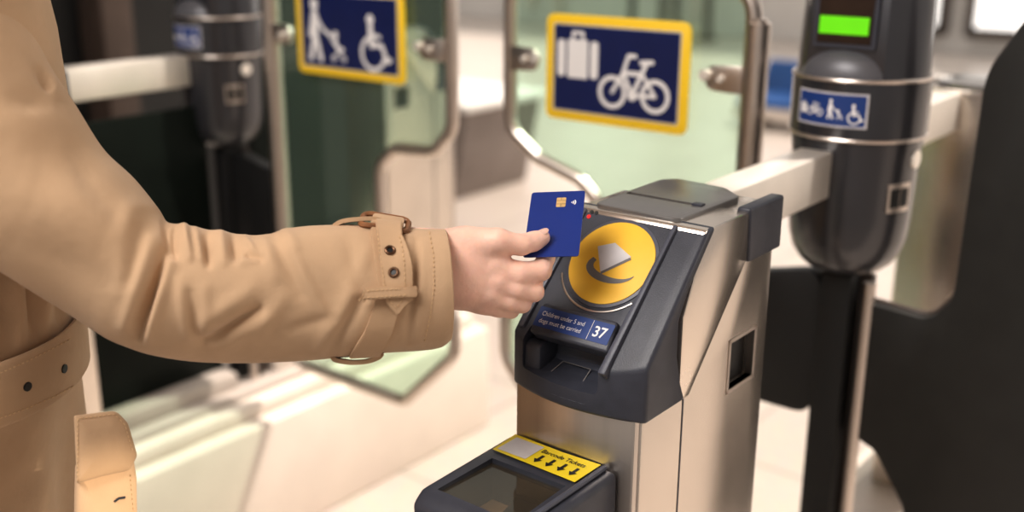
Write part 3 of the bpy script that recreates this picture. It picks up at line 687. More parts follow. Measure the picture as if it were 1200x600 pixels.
for x in (sx_-.18, sx_+.40):
    bm = NB(); box(bm, (x-.04, sy_-.15, FZ), (x+.04, sy_+.15, FZ+.06), .01); obj('leg', bm, M['brown'], t)
for y, lb in ((1.2, 'brown post against the dark wall nearer the coat'), (2.05, 'brown post against the dark wall behind the left column')):
    bm = NB(); box(bm, (-3.44, y, FZ), (-3.30, y+.12, 1.2), .01); tag(obj('wall_post', bm, M['brown'], None, org=(-3.37, y+.06, FZ)), lb, 'post')
#@@PERSON
# ------------------------------------------------------------------ bank card
def card_depth(x, y): return 1.03+(-.242*(x-650)+.872*(262-y))/1254
cc = J(650, 262, 1.03)
cA = (RT*63+UP*1.5-FW*14.5).normalized(); cB = RT*12.5+UP*78+FW*64.5; cB = (cB-cA*cB.dot(cA)).normalized(); cN = cA.cross(cB)
t = thing('bank_card', 'dark blue bank card with gold chip held between thumb and fingers', 'card', cc-cB*.04)
cw, ch = .0512, .0806
CM = lambda u, v, w: cc+cA*u+cB*v+cN*w
bm = NB(); prism(bm, [(p.x, p.y) for p in fillet([(-cw/2, -ch/2, 0), (cw/2, -ch/2, 0), (cw/2, ch/2, 0), (-cw/2, ch/2, 0)], .003, 5)], CM, -.0004, .0004); obj('card_body', bm, M['card'], t, auto=60)
fl = Flat(CM(.0038, .0262, .0004), cA, cB, .0002); fl.rrect(-.0045, -.0060, .0045, .0060, .0012); ch_ = obj('chip', fl.bm, M['gold'], t, smooth=False)
fl = Flat(CM(.0038, .0262, .0004), cA, cB, .0004)
for q in (-.0022, .0022): fl.line([(-.0045, q), (.0045, q)], .0003, False)
fl.line([(0, -.006), (0, -.0022)], .0003, False); fl.line([(0, .0022), (0, .006)], .0003, False); obj('chip_lines', fl.bm, M['eyelet'], ch_, smooth=False)
fl = Flat(CM(.0130, .0256, .0004), cA, cB, .0002)
for r in (.0016, .0034, .0052): fl.ring(0, 0, r, .0011, math.radians(-38), math.radians(38), 10)
obj('contactless_mark', fl.bm, M['white'], t, smooth=False)

# ------------------------------------------------------------------ person
TC = Vector((-1.075, .41, 0))         # middle of the trunk
def Jv(x, y, d): p = J(x, y, d); return (p.x, p.y, p.z)
wr = lambda *q: (np.array(Jv(*q[:3])), q[3])
cd = card_depth
thumb = [wr(550, 287, 1.003, .0165), wr(583, 283, .996, .0118), wr(611, 287, 1.003, .0092), wr(625, 283, 1.0105, .0088), wr(635.5, 278.5, cd(635, 279)-.0075, .0074)]
fing = [[wr(578, 313, 1.006, .0125), wr(608, 321, 1.005, .0110), wr(634, 317, 1.012, .0094), wr(640, 302, 1.022, .0080), wr(634, 287, cd(634, 287)+.0085, .0070)],
        [wr(578, 331, 1.005, .0115), wr(606, 338, 1.007, .0100), wr(626, 342, 1.014, .0088), wr(626, 331, 1.034, .0078), wr(614, 314, 1.037, .0068)],
        [wr(572, 346, 1.008, .0110), wr(597, 352, 1.011, .0094), wr(612, 356, 1.018, .0082), wr(610, 348, 1.038, .0073), wr(600, 330, 1.042, .0064)],
        [wr(562, 355, 1.014, .0100), wr(584, 361, 1.018, .0082), wr(599, 364, 1.024, .0071), wr(595, 358, 1.041, .0063), wr(585, 344, 1.045, .0055)]]
def hand_d(P):
    d = cone_d(P, wr(455, 297, 1.0, 0)[0], wr(540, 298, 1.004, 0)[0], .025, .022)
    d = smin(d, cone_d(P, wr(455, 334, 1.0, 0)[0], wr(542, 333, 1.010, 0)[0], .025, .0215), .02)
    for a, b in ((wr(540, 294, 1.006, .019), wr(580, 305, 1.007, .0135)), (wr(538, 310, 1.004, .018), wr(585, 325, 1.005, .0115)),
                 (wr(538, 328, 1.006, .017), wr(578, 344, 1.008, .011)), (wr(540, 340, 1.014, .017), wr(569, 354, 1.015, .0105)),
                 (wr(545, 292, 1.008, .018), wr(570, 288, 1.004, .0145)), (wr(548, 320, 1.022, .016), wr(580, 330, 1.022, .012))):
        d = smin(d, cone_d(P, a[0], b[0], a[1], b[1]), .009)
    # knuckles on the back of the hand
    for k_ in ((580, 312, .9965, .0040), (583, 330, .996, .0036), (576, 346, .9985, .0034)):
        d = smin(d, np.linalg.norm(P-wr(*k_)[0], axis=-1)-k_[3], .007)
    f = None
    for c in fing:
        e = chain_d(P, c, .0035); f = e if f is None else smin(f, e, .0009)
    d = smin(d, f, .0045)
    return smin(d, chain_d(P, thumb, .004), .0042)
pts_ = [Jv(x, y, d) for x in (452, 660) for y in (255, 385) for d in (.955, 1.075)]
lo_, hi_ = np.min(pts_, 0), np.max(pts_, 0)
# the voxel grid only needs the hand: bounds along the arm
V1, F1 = nets(hand_d, lo_, hi_, .00155)
SH, EL = J(-130, -60, .915), J(122, 335, .968)
hd = np.array((TC.x, TC.y+.02, .27))
def body_d(P):
    d = cone_d(P, (TC.x, TC.y-.01, .02), (TC.x, TC.y+.005, .20), .062, .056)
    d = smin(d, ell_d(P, (TC.x, TC.y, -.10), (.165, .105, .20)), .05); d = smin(d, ell_d(P, (TC.x, TC.y, -.42), (.155, .11, .22)), .06)
    h = ell_d(P, hd+(0, 0, .02), (.074, .094, .105)); h = smin(h, ell_d(P, hd+(0, .025, -.055), (.055, .062, .065)), .03)
    h = smin(h, cone_d(P, hd+(0, .095, .005), hd+(0, .112, -.028), .009, .014), .012)                 # nose
    h = smin(h, cone_d(P, hd+(-.02, .083, -.062), hd+(.02, .083, -.062), .008, .008), .006)            # lips
    for s in (-1, 1):
        h = np.maximum(h, -(np.linalg.norm(P-(hd+(s*.032, .100, .012)), axis=-1)-.016))                 # eye sockets
        h = smin(h, np.linalg.norm(P-(hd+(s*.032, .082, .012)), axis=-1)-.013, .003)
        h = smin(h, ell_d(P, hd+(s*.076, -.005, -.005), (.010, .020, .032)), .006)
    d = smin(d, h, .03)
    d = smin(d, cone_d(P, np.array(SH), np.array(EL), .042, .030), .03)
    e = cone_d(P, np.array(EL), np.array(J(470, 318, 1.002)), .031, .026); d = smin(d, e, .01)
    for s in (-1, 1): d = smin(d, cone_d(P, (TC.x+s*.08, TC.y, -.62), (TC.x+s*.10, TC.y+s*.05, -1.30), .062, .04), .03)
    return d
V2, F2 = nets(body_d, (TC.x-.24, TC.y-.2, -1.36), (-.62, .86, .42), .009)
person = obj('person', nets_bm([(V1, F1), (V2, F2)], 3), M['skin'], None, org=(TC.x, TC.y, FZ), auto=180)
tag(person, 'person in belted camel trench coat reaching right arm out with blue card', 'person')
# thumb nail
na = np.array(thumb[-1][0]); ax_ = Vector(na-np.array(thumb[-2][0])).normalized(); nn = (UP*.80-FW*.45+RT*.1); nn = (nn-ax_*nn.dot(ax_)).normalized(); sd = ax_.cross(nn)
bm = NB(); bmesh.ops.create_uvsphere(bm, u_segments=20, v_segments=12, radius=1)
for v in bm.verts:
    c = v.co.copy(); v.co = Vector(na)+ax_*(c.x*.0058+.0012)+sd*(c.y*.0047)+nn*(.0074*(1-.18*c.y*c.y)+c.z*.0010-.0004)
obj('thumb_nail', bm, M['nail'], person, auto=180)
# hair
def hair_d(P):
    d = ell_d(P, hd+(0, -.012, .035), (.084, .100, .108)); cut = ell_d(P, hd+(0, .085, -.035), (.075, .075, .105))
    d = np.maximum(d, -cut); return smin(d, ell_d(P, hd+(0, -.075, -.06), (.06, .035, .08)), .02)
obj('hair', nets_bm([nets(hair_d, hd-(.12, .15, .19), hd+(.12, .13, .17), .006)], 2), M['hair'], person, auto=180)
for s in (-1, 1):
    bm = NB(); bmesh.ops.create_uvsphere(bm, u_segments=16, v_segments=10, radius=.0085, matrix=Matrix.Translation(Vector(hd)+Vector((s*.032, .088, .012)))); obj('eye', bm, M['white'], person)
def leg_d(P):
    d = None
    for s in (-1, 1):
        e = chain_d(P, [(np.array((TC.x+s*.08, TC.y, -.62)), .085), (np.array((TC.x+s*.10, TC.y+s*.03, -.92)), .068), (np.array((TC.x+s*.10, TC.y+s*.06, -1.335)), .055)], .03)
        d = e if d is None else smin(d, e, .01)
    return d
obj('trousers', nets_bm([nets(leg_d, (TC.x-.24, TC.y-.18, -1.42), (TC.x+.24, TC.y+.2, -.48), .011)], 2), M['trouser'], person, auto=180)
for s in (-1, 1):
    def shoe_d(P, s=s):
        b = np.array((TC.x+s*.10, TC.y+s*.06, -1.40))
        d = smin(cone_d(P, b+(0, -.06, .045), b+(0, .13, .032), .042, .034), cone_d(P, b+(0, -.03, .05), b+(0, -.02, .12), .045, .046), .03)
        return np.maximum(d, -(P[..., 2]+1.3995))
    c0 = np.array((TC.x+s*.10, TC.y+s*.06, -1.40)); obj('shoe', nets_bm([nets(shoe_d, c0-(.08, .13, .02), c0+(.08, .2, .2), .008)], 1), M['shoe'], person, auto=180)

# --- coat trunk: rings fitted to the body
def fold(a, z):
    f = 0
    if z < -.40: f += .010*min(1, (-.40-z)/.2)*math.sin(7*a+1.3)+.006*min(1, (-.40-z)/.2)*math.sin(13*a+z*6)
    if -.36 < z < -.05:
        k_ = max(0, 1-abs(z+.30)/.14); f += .011*k_*math.sin(24*a+4*math.sin(a*3))
    return f
lev = [(-1.00, .305, .255, 120), (-.90, .29, .24, 112), (-.75, .265, .215, 104), (-.62, .245, .195, 98), (-.52, .225, .178, 94), (-.46, .208, .168, 93), (-.43, .196, .160, 92), (-.40, .192, .156, 90),
       (-.365, .194, .158, 86), (-.335, .203, .166, 84), (-.28, .212, .172, 80), (-.20, .216, .172, 72), (-.10, .217, .165, None), (-.02, .215, .150, None), (.04, .198, .125, None), (.075, .145, .095, None), (.095, .095, .078, None), (.125, .082, .075, None)]
def ring_pts(z, a, b, tgt, off=0.0, n=96, fo=True, c0=None):
    c = Vector((TC.x, TC.y, z)) if c0 is None else Vector((c0.x, c0.y, z))
    for _ in range(12 if (tgt is not None and c0 is None) else 0):
        q = max(sight(Vector((c.x+a*math.cos(t_), c.y+b*math.sin(t_), z)))[0] for t_ in np.linspace(0, 2*PI, 121))
        c += Vector((1, 0, 0))*(tgt-q)/FOC*.9
    out = []
    for k_ in range(n):
        t_ = 2*PI*k_/n; f = fold(t_, z) if fo else 0
        out.append(Vector((c.x+(a+off+f)*math.cos(t_), c.y+(b+off+f)*math.sin(t_), z)))
    return out, c
bm = NB(); rings = []
zs = []
for (z0, a0, b0, t0), (z1, a1, b1, t1) in zip(lev, lev[1:]):
    nsub = max(1, int((z1-z0)/.02))
    for k_ in range(nsub):
        s_ = k_/nsub; zs.append((z0+(z1-z0)*s_, a0+(a1-a0)*s_, b0+(b1-b0)*s_, None if t0 is None or t1 is None else t0+(t1-t0)*s_))
zs.append(lev[-1])
wc = None
for z, a, b, tg in zs:
    pts, c = ring_pts(z, a, b, tg)
    rings.append([bm.verts.new(p) for p in pts])
for a, b in zip(rings, rings[1:]):
    for k_ in range(96): bm.faces.new((a[k_], a[(k_+1) % 96], b[(k_+1) % 96], b[k_]))
coat = obj('trench_coat', bm, M['coat'], person, auto=180)
# belt
bm = NB(); rr = []
prof = [(-.426, .0015), (-.4275, .0055), (-.4240, .0075), (-.370, .0075), (-.3665, .0055), (-.368, .0015)]
def at_z(z):
    for (z0, a0, b0, t0), (z1, a1, b1, t1) in zip(lev, lev[1:]):
        if z0 <= z <= z1: s_ = (z-z0)/(z1-z0); return a0+(a1-a0)*s_, b0+(b1-b0)*s_, t0+(t1-t0)*s_
for z, off in prof:
    a, b, tg = at_z(z); _, c = ring_pts(z, a, b, tg); pts, _ = ring_pts(z, a, b, None, off+.004, 128, False, c); rr.append([bm.verts.new(p) for p in pts])
for a, b in zip(rr, rr[1:]+rr[:1]):
    for k_ in range(128): bm.faces.new((a[k_], a[(k_+1) % 128], b[(k_+1) % 128], b[k_]))
bmesh.ops.recalc_face_normals(bm, faces=bm.faces)
belt_tree = BVHTree.FromBMesh(bm)
belt = obj('belt', bm, M['coat_dk'], coat, auto=50)
def hit(tree, x, y, lift=0.0, near=1.0):
    d = J(x, y, 1).normalized(); h = tree.ray_cast(Vector((0, 0, 0)), d)
    if h[0] is None: h = tree.find_nearest(J(x, y, near))
    n = h[1] if h[1].dot(d) < 0 else -h[1]
    return h[0]+n*lift, n
def eyelet(tree, x, y, parent, r=.0048):
    p, n = hit(tree, x, y, .0006); bm = NB(); q = n.orthogonal().normalized(); w_ = n.cross(q)
    tube(bm, [p+(q*math.cos(a)+w_*math.sin(a))*r for a in np.linspace(0, 2*PI, 25)[:-1]], r*.36, 8, closed=True); obj('eyelet', bm, M['eyelet'], parent)
    bm = NB(); cyl(bm, p-n*.0008, n, r*.8, .0014, 20); obj('eyelet_hole', bm, M['black'], parent)
def stitch(tree, pts, parent, lift=.0006, r=.00045, name='stitching'):
    bm = NB(); L = []
    for (x0, y0), (x1, y1) in zip(pts, pts[1:]):
        n_ = max(1, int(math.hypot(x1-x0, y1-y0)/2.6))
        L += [(x0+(x1-x0)*i/n_, y0+(y1-y0)*i/n_) for i in range(n_)]
    P = [hit(tree, x, y, lift)[0] for x, y in L]
    for a, b in zip(P[::2], P[1::2]):
        if .0003 < (b-a).length < .012: tube(bm, [a, b], r, 5)
    obj(name, bm, M['thread'], parent)
for x, y in ((32, 453), (75, 432)): 
    p, n = hit(belt_tree, x, y, .0004); bm = NB(); cyl(bm, p, n, .0042, .0016, 18); obj('belt_hole', bm, M['black'], coat)
stitch(belt_tree, [(-30, 452), (0, 437), (30, 424), (60, 409), (84, 396)], coat, name='belt_stitching'); stitch(belt_tree, [(-30, 500), (0, 490), (30, 479), (60, 466), (90, 450)], coat, name='belt_stitching')

# --- right sleeve
ST = [((520, 268.5), (526, 400), 1.000, .046, 9), ((508, 268), (516, 407), .999, .048, 9), ((480, 268), (493, 412), .997, .050, 8), ((440, 266.5), (440, 416), .992, .052, 6), ((400, 263.5), (390, 419), .987, .055, 5), ((350, 264), (330, 422), .980, .058, 4), ((302, 274.5), (270, 424.5), .973, .061, 3),
      ((262, 272.5), (218, 424), .966, .064, 2), ((224, 267.5), (180, 417), .961, .067, 0), ((194, 259), (143, 401), .956, .070, 0), ((178, 236), (118, 386), .951, .071, 0), ((150, 204), (90, 370), .945, .072, 0), ((111, 169), (45, 345), .936, .075, 0),
      ((78, 116), (0, 318), .926, .078, 0), ((52, 72), (-60, 288), .918, .082, 0), ((30, 24), (-110, 240), .912, .085, 0), ((17, -10), (-150, 190), .908, .087, 0), ((2, -55), (-180, 120), .905, .088, 0), ((-30, -110), (-195, 30), .905, .085, 0), ((-85, -165), (-200, -70), .91, .070, 0), ((-150, -190), (-205, -140), .93, .045, 0)]
def cat(vals, t_):
    n = len(vals)-1; i = min(int(t_), n-1); f = t_-i
    p = [np.array(vals[max(0, min(n, i+k_))], float) for k_ in (-1, 0, 1, 2)]
    return .5*((2*p[1])+(-p[0]+p[2])*f+(2*p[0]-5*p[1]+4*p[2]-p[3])*f*f+(-p[0]+3*p[1]-3*p[2]+p[3])*f**3)
flat_st = [(a[0], a[1], b[0], b[1], d, r, s) for a, b, d, r, s in ST]
# creases of the cloth: (x0,y0,x1,y1,width,depth in m)
CR = [(192, 292, 163, 396, 4.5, -.0060), (190, 300, 160, 392, 11, -.0040), (201, 300, 176, 392, 8, .0050), (178, 285, 148, 380, 10, .0045), (152, 250, 140, 340, 14, .0030), (165, 255, 152, 330, 8, -.0020),
      (303, 362, 238, 402, 5, -.0042), (300, 366, 236, 406, 12, -.0025), (312, 372, 256, 406, 10, .0035), (290, 345, 240, 380, 12, .0040), (222, 345, 232, 400, 6, -.0035), (212, 330, 222, 392, 9, .0030), (240, 340, 246, 385, 8, .0025),
      (193, 262, 200, 300, 5, -.0050), (204, 272, 206, 302, 4, -.0052), (214, 266, 222, 300, 6, .0050), (228, 270, 236, 300, 5, .0028), (243, 276, 244, 310, 5, -.0050), (258, 272, 262, 306, 7, .0042), (274, 276, 276, 306, 5, -.0042), (288, 279, 301, 304, 5, .0036), (292, 300, 306, 305, 4, -.0045), (276, 308, 300, 306, 5, .0020),
      (308, 284, 322, 322, 9, .0030), (334, 272, 384, 368, 9, .0030), (322, 278, 352, 345, 8, -.0024), (352, 300, 392, 372, 7, -.0022), (388, 372, 340, 388, 7, -.0020), (330, 352, 300, 400, 10, .0025),
      (425, 350, 388, 412, 6, -.0026), (412, 345, 375, 405, 9, .0026), (432, 290, 405, 350, 10, .0015), (408, 285, 420, 335, 8, -.0012),
      (44, 84, 57, 104, 5, -.0062), (60, 92, 66, 112, 8, .0035), (20, 118, 50, 122, 12, -.0026), (0, 140, 80, 150, 22, .0026), (40, 230, 130, 265, 30, .0040), (25, 285, 120, 330, 22, -.0025), (120, 230, 150, 275, 14, -.0022),
      (90, 180, 112, 235, 14, -.0022), (478, 280, 470, 330, 7, .0022), (488, 282, 480, 400, 5, -.0018), (497, 290, 490, 400, 6, .0012)]
def crease(x, y):
    s_ = 0
    for x0, y0, x1, y1, w_, d_ in CR:
        dx, dy = x1-x0, y1-y0; L2 = dx*dx+dy*dy; t_ = ((x-x0)*dx+(y-y0)*dy)/L2
        tc_ = min(1, max(0, t_)); q = (x-x0-tc_*dx)**2+(y-y0-tc_*dy)**2
        s_ += d_*math.exp(-q/(w_*w_))*(.35+.65*math.sin(PI*min(1, max(0, .12+.76*tc_))))
    return s_
NS, NT = 400, 190
bm = NB(); rings = []
for i in range(NS+1):
    tx, ty, bx, by, d, rd, sh = cat(flat_st, (len(ST)-1)*i/NS)
    c = J((tx+bx)/2, (ty+by)/2, d); v = (J(tx, ty, d)-J(bx, by, d))/2; nr = FW*-rd+RT*(sh/FOC*d)
    ring = []
    for k_ in range(NT):
        t_ = 2*PI*k_/NT; p = c+v*math.sin(t_)+nr*math.cos(t_); nrm = (v.normalized()*math.sin(t_)+nr.normalized()*math.cos(t_)).normalized()
        if i < 376:
            x, y = sight(p); f = 1.25*max(0, min(1, math.cos(t_)*2.6+(.45 if math.sin(t_) > 0 else -.02))); p = p+nrm*(crease(x, y)*f)
            p = p+nrm*.0016*math.sin(t_*3+i*.06)*min(1, i/60)
        ring.append(bm.verts.new(p))
    rings.append(ring)
for a, b in zip(rings, rings[1:]):
    for k_ in range(NT): bm.faces.new((a[k_], a[(k_+1) % NT], b[(k_+1) % NT], b[k_]))
bm.faces.new(rings[-1])
# turned cuff: inner wall going back into the sleeve
prev = rings[0]; cen = sum((v.co for v in prev), Vector())/NT; axis = (J(400, 340, .99)-J(520, 335, 1.0)).normalized()
for sc, back in ((.985, -.0012), (.955, -.0008), (.93, .003), (.90, .06)):
    nx = [bm.verts.new(cen+(v.co-cen)*sc+axis*back) for v in rings[0]]
    for k_ in range(NT): bm.faces.new((prev[k_], prev[(k_+1) % NT], nx[(k_+1) % NT], nx[k_]))
    prev = nx
bmesh.ops.recalc_face_normals(bm, faces=bm.faces)
sl_tree = BVHTree.FromBMesh(bm)
sleeve = obj('sleeve', bm, M['coat'], coat, auto=180)
# hanging left sleeve with hand in the far pocket
bm = NB(); Ls = Vector((TC.x-.20, TC.y, .0)); pts = [Ls+Vector((.03, 0, .03)), Ls+Vector((-.02, 0, -.03)), Ls+Vector((-.06, -.02, -.16)), Ls+Vector((-.085, -.01, -.28)), Ls+Vector((-.075, .07, -.40)), Ls+Vector((-.03, .13, -.48))]
tube(bm, [Vector(cat([tuple(p) for p in pts], 5*i/40)) for i in range(41)], [.06+.022*math.sin(PI*min(1, .25+i/60)) for i in range(41)], 28); obj('sleeve', bm, M['coat'], coat, auto=180)
# collar
bm = NB(); prof = []
rr = []
for z, off in ((.085, .006), (.135, .016), (.15, .012), (.145, .004), (.09, -.004)):
    pts, _ = ring_pts(z, .084, .080, None, off, 64, False); rr.append([bm.verts.new(p) for p in pts])
for a, b in zip(rr, rr[1:]+rr[:1]):
    for k_ in range(64): bm.faces.new((a[k_], a[(k_+1) % 64], b[(k_+1) % 64], b[k_]))
obj('collar', bm, M['coat'], coat, auto=60)

def drape(tree, L, R, lift, th, nu=6, nv=10, near=1.0):
    """strip of cloth laid on a surface between two sighted edges"""
    bm = NB(); lay = [[], []]
    def along(pl, s_):
        q = s_*(len(pl)-1); i = min(int(q), len(pl)-2); f = q-i; return pl[i][0]+(pl[i+1][0]-pl[i][0])*f, pl[i][1]+(pl[i+1][1]-pl[i][1])*f
    N_ = nv*(max(len(L), len(R))-1)
    for j in range(N_+1):
        a, b = along(L, j/N_), along(R, j/N_); row = ([], [])
        for i in range(nu+1):
            x, y = a[0]+(b[0]-a[0])*i/nu, a[1]+(b[1]-a[1])*i/nu; p, n = hit(tree, x, y, 0, near)
            row[0].append(bm.verts.new(p+n*(lift-.0012))); row[1].append(bm.verts.new(p+n*(lift+th)))
        lay[0].append(row[0]); lay[1].append(row[1])
    for q in (0, 1):
        for j in range(N_):
            for i in range(nu): bm.faces.new((lay[q][j][i], lay[q][j][i+1], lay[q][j+1][i+1], lay[q][j+1][i]))
    for j in range(N_):
        for i in (0, nu): bm.faces.new((lay[0][j][i], lay[0][j+1][i], lay[1][j+1][i], lay[1][j][i]))
    for i in range(nu):
        for j in (0, N_): bm.faces.new((lay[0][j][i], lay[0][j][i+1], lay[1][j][i+1], lay[1][j][i]))
    bmesh.ops.recalc_face_normals(bm, faces=bm.faces)
    es = [e for e in bm.edges if e.calc_face_angle(0) > 1.0]; bmesh.ops.bevel(bm, geom=es, offset=min(.0008, th*.4), segments=2, affect='EDGES')
    return bm
# lower strap round the wrist, upper tail, keeper loop
st1 = drape(sl_tree, [(434, 270), (438, 300), (444, 335), (438, 360), (427, 388), (409, 416)], [(462, 270), (466, 300), (471, 335), (468, 362), (460, 388), (445, 414)], .0006, .0032)
obj('cuff_strap', st1, M['coat_dk'], sleeve, auto=45)
st2 = drape(sl_tree, [(439, 266), (441, 285), (446, 320), (450, 352), (463.4, 366)], [(470, 269), (475, 290), (478, 320), (479, 350), (467, 366)], .0052, .0032)
tt = BVHTree.FromBMesh(st2); obj('cuff_tab', st2, M['coat_dk'], sleeve, auto=45)
eyelet(tt, 457, 293.5, sleeve, .0036); eyelet(tt, 461.5, 319.5, sleeve, .0036)
stitch(tt, [(443, 274), (445, 295), (449, 322), (453, 350), (464, 361), (474, 348), (474.5, 320), (471.5, 290), (467, 274)], sleeve, .0004)
kp = drape(sl_tree, [(423, 339), (423, 352)], [(480.5, 335.5), (481, 347.5)], .0094, .0028, nu=14, nv=4); k2 = BVHTree.FromBMesh(kp); obj('strap_keeper', kp, M['coat_dk'], sleeve, auto=45)
stitch(k2, [(425, 341.5), (478, 338)], sleeve, .0004); stitch(k2, [(425, 349.5), (478, 345.5)], sleeve, .0004)
stitch(sl_tree, [(503, 272), (508, 300), (508.5, 335), (504, 370), (497, 402)], sleeve)
# leather covered buckle on the upper edge
P0 = J(451, 263, .985); bx_, by_, bn_ = (RT*.98-UP*.16+FW*.05).normalized(), None, None
bn_ = (UP*.90-FW*.42); bn_ = (bn_-bx_*bn_.dot(bx_)).normalized(); by_ = bn_.cross(bx_)
B3 = lambda u, v, w: P0+bx_*u+by_*v+bn_*w
bm = NB(); tube(bm, [B3(p.x, p.y, .0035-60*p.x*p.x*.1) for p in fillet([(-.0205, -.0125, 0), (.0205, -.0125, 0), (.0205, .0125, 0), (-.0205, .0125, 0)], .006, 5)], .0028, 8, closed=True); bk = obj('buckle', bm, M['leather'], sleeve)
bm = NB(); prism(bm, [(p.x, p.y) for p in fillet([(-.012, -.0105, 0), (.0165, -.0105, 0), (.0165, .0105, 0), (-.012, .0105, 0)], .004, 5)], B3, .001, .0055, .0015); obj('buckle_wrap', bm, M['coat_dk'], sleeve)
# standing belt loops above and below
def loop(pts, w_, name='belt_loop'):
    bm = NB(); n = len(pts); cs = [Vector(cat([tuple(p) for p in pts], (n-1)*i/24)) for i in range(25)]; rows = []
    for i, p in enumerate(cs):
        tn = (cs[min(24, i+1)]-cs[max(0, i-1)]).normalized(); s_ = tn.cross(FW).normalized()
        rows.append([bm.verts.new(p+FW*a*w_/2+s_*b*.0019) for a, b in ((-1, -1), (1, -1), (1, 1), (-1, 1))])
    for a, b in zip(rows, rows[1:]):
        for k_ in range(4): bm.faces.new((a[k_], a[(k_+1) % 4], b[(k_+1) % 4], b[k_]))
    bm.faces.new(rows[0]); bm.faces.new(list(reversed(rows[-1]))); obj(name, bm, M['coat_dk'], sleeve, auto=50)
loop([J(392, 265, .978), J(402, 259.5, .978), J(420, 257, .980), J(440, 256.5, .983), J(450, 260, .985)], .012)
loop([J(390, 417, .975), J(394, 421.5, .974), J(412, 424.5, .976), (J(432, 423, .979)), J(446, 417.5, .982), J(446, 411, .984)], .010)

# --- pocket on the front of the skirt
def pd(x, y): return .948+(x-88)*.00055-(y-480)*.00012
def slab(px, th, name, m_, parent, bulge=.006, inner=5):
    """padded cloth piece following a sighted outline"""
    cx_, cy_ = sum(p[0] for p in px)/len(px), sum(p[1] for p in px)/len(px); bm = NB(); lay = []
    for s_, w_ in ((1.0, th), (1.0, .0015), (.975, 0), (.93, -bulge*.25), (.8, -bulge*.6), (.5, -bulge*.95), (.2, -bulge)):
        lay.append([bm.verts.new(J(cx_+(x-cx_)*s_, cy_+(y-cy_)*s_, pd(cx_+(x-cx_)*s_, cy_+(y-cy_)*s_)+w_)) for x, y in px])
    n = len(px)
    for a, b in zip(lay, lay[1:]):
        for k_ in range(n): bm.faces.new((a[k_], a[(k_+1) % n], b[(k_+1) % n], b[k_]))
    bm.faces.new(lay[-1]); bm.faces.new(list(reversed(lay[0])))
    bmesh.ops.recalc_face_normals(bm, faces=bm.faces); tr_ = BVHTree.FromBMesh(bm); return obj(name, bm, m_, parent, auto=60), tr_
def dense(pl, step=5):
    out = []
    for a, b in zip(pl, pl[1:]+pl[:1]):
        n_ = max(1, int(math.hypot(b[0]-a[0], b[1]-a[1])/step)); out += [(a[0]+(b[0]-a[0])*i/n_, a[1]+(b[1]-a[1])*i/n_) for i in range(n_)]
    return out
fp = [(p.x, p.y) for p in fillet([(86.5, 487, 0), (136, 481, 0), (150, 496, 0), (161, 534, 0), (152, 551, 0), (120, 558, 0), (90, 567, 0)], [3, 14, 14, 10, 8, 5, 3], 5)]
flap, ft = slab(dense(fp), .010, 'pocket_flap', M['coat_dk'], coat, .004)
stitch(ft, [(91, 563), (91, 491), (134, 485.5), (146, 498), (156, 533)], coat, name='pocket_stitching')
pp = [(p.x, p.y) for p in fillet([(88, 545, 0), (156, 535, 0), (160, 560, 0), (161, 640, 0), (150, 690, 0), (100, 700, 0), (86, 640, 0)], [3, 5, 6, 6, 10, 10, 6], 5)]
def pd(x, y): return .960+(x-88)*.0005-(y-480)*.00012
pouch, pt_ = slab(dense(pp), .045, 'pocket_pouch', M['coat'], coat, .007)
stitch(pt_, [(152, 556), (156, 600), (156, 640)], coat, name='pocket_stitching')
bm = NB(); P = [hit(pt_, x, y, .0006)[0] for x, y in ((134, 588), (139, 584), (146, 583))]; tube(bm, P, .0011, 6); obj('buttonhole', bm, M['trouser'], coat)
#@@CAMERA
# ------------------------------------------------------------------ camera
cam = bpy.data.cameras.new('camera'); co = bpy.data.objects.new('camera', cam); C.objects.link(co)
cam.sensor_width = 36; cam.lens = FOC/1200*36; cam.shift_x = (600-PX)/1200; cam.shift_y = 0
co.matrix_world = Matrix(((RT.x, UP.x, -FW.x, 0), (RT.y, UP.y, -FW.y, 0), (RT.z, UP.z, -FW.z, H), (0, 0, 0, 1)))
cam.dof.use_dof = True; cam.dof.focus_distance = 1.03; cam.dof.aperture_fstop = 2.6; cam.clip_start = .02
bpy.context.scene.camera = co
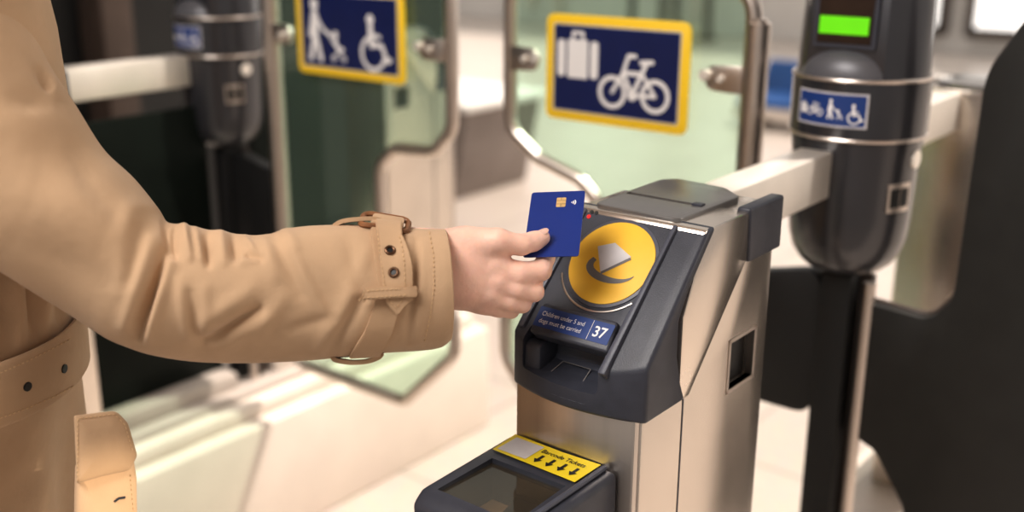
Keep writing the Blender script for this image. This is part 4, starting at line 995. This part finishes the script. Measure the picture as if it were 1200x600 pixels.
# ------------------------------------------------------------------ light
w = bpy.data.worlds.new('world'); bpy.context.scene.world = w; w.use_nodes = True; nt = w.node_tree; bg = nt.nodes['Background']
tc = nt.nodes.new('ShaderNodeTexCoord'); sx = nt.nodes.new('ShaderNodeSeparateXYZ'); nt.links.new(tc.outputs['Generated'], sx.inputs[0])
mr = nt.nodes.new('ShaderNodeMapRange'); mr.inputs['From Min'].default_value = -.3; mr.inputs['From Max'].default_value = .9; nt.links.new(sx.outputs['Z'], mr.inputs['Value'])
rp = nt.nodes.new('ShaderNodeValToRGB'); rp.color_ramp.elements[0].color = (.42, .37, .33, 1); rp.color_ramp.elements[1].color = (1.0, .95, .90, 1); nt.links.new(mr.outputs[0], rp.inputs[0])
nt.links.new(rp.outputs[0], bg.inputs['Color']); bg.inputs['Strength'].default_value = .75
def lamp(kind, name, loc, aim, power, col, **kw):
    l = bpy.data.lights.new(name, kind); l.energy = power; l.color = col
    for k_, v_ in kw.items(): setattr(l, k_, v_)
    o = bpy.data.objects.new(name, l); C.objects.link(o); o.location = loc
    o.rotation_euler = (Vector(aim)-Vector(loc)).to_track_quat('-Z', 'Y').to_euler(); return o
lamp('SUN', 'sun', (2.5, 4, 8), (0, 0, 0), 4.0, (1, .90, .80), angle=math.radians(1.5))
lamp('AREA', 'added_key_light', (-1.0, -.9, 3.1), (-.7, .9, 1.0), 70, (1, .95, .90), size=1.3)  # unseen soft lamp, added to brighten the arm, hand and near cabinet
lamp('SPOT', 'added_pocket_spot', (2.2, 1.6, 1.9), J(132, 622, .95)+Vector((0, 0, H)), 520, (1, .86, .66), spot_size=math.radians(2.4), spot_blend=.35, shadow_soft_size=.02)  # spot added to imitate a patch of stray sun on the pocket
lamp('AREA', 'added_side_fill', (2.6, 2.6, 2.3), (-1.8, 1.6, .4), 22, (1, .90, .78), size=1.2)  # unseen area lamp, added to brighten the left plinth
vs = bpy.context.scene.view_settings; vs.view_transform = 'Standard'; vs.look = 'None'; vs.exposure = 0.22; vs.gamma = 0.88
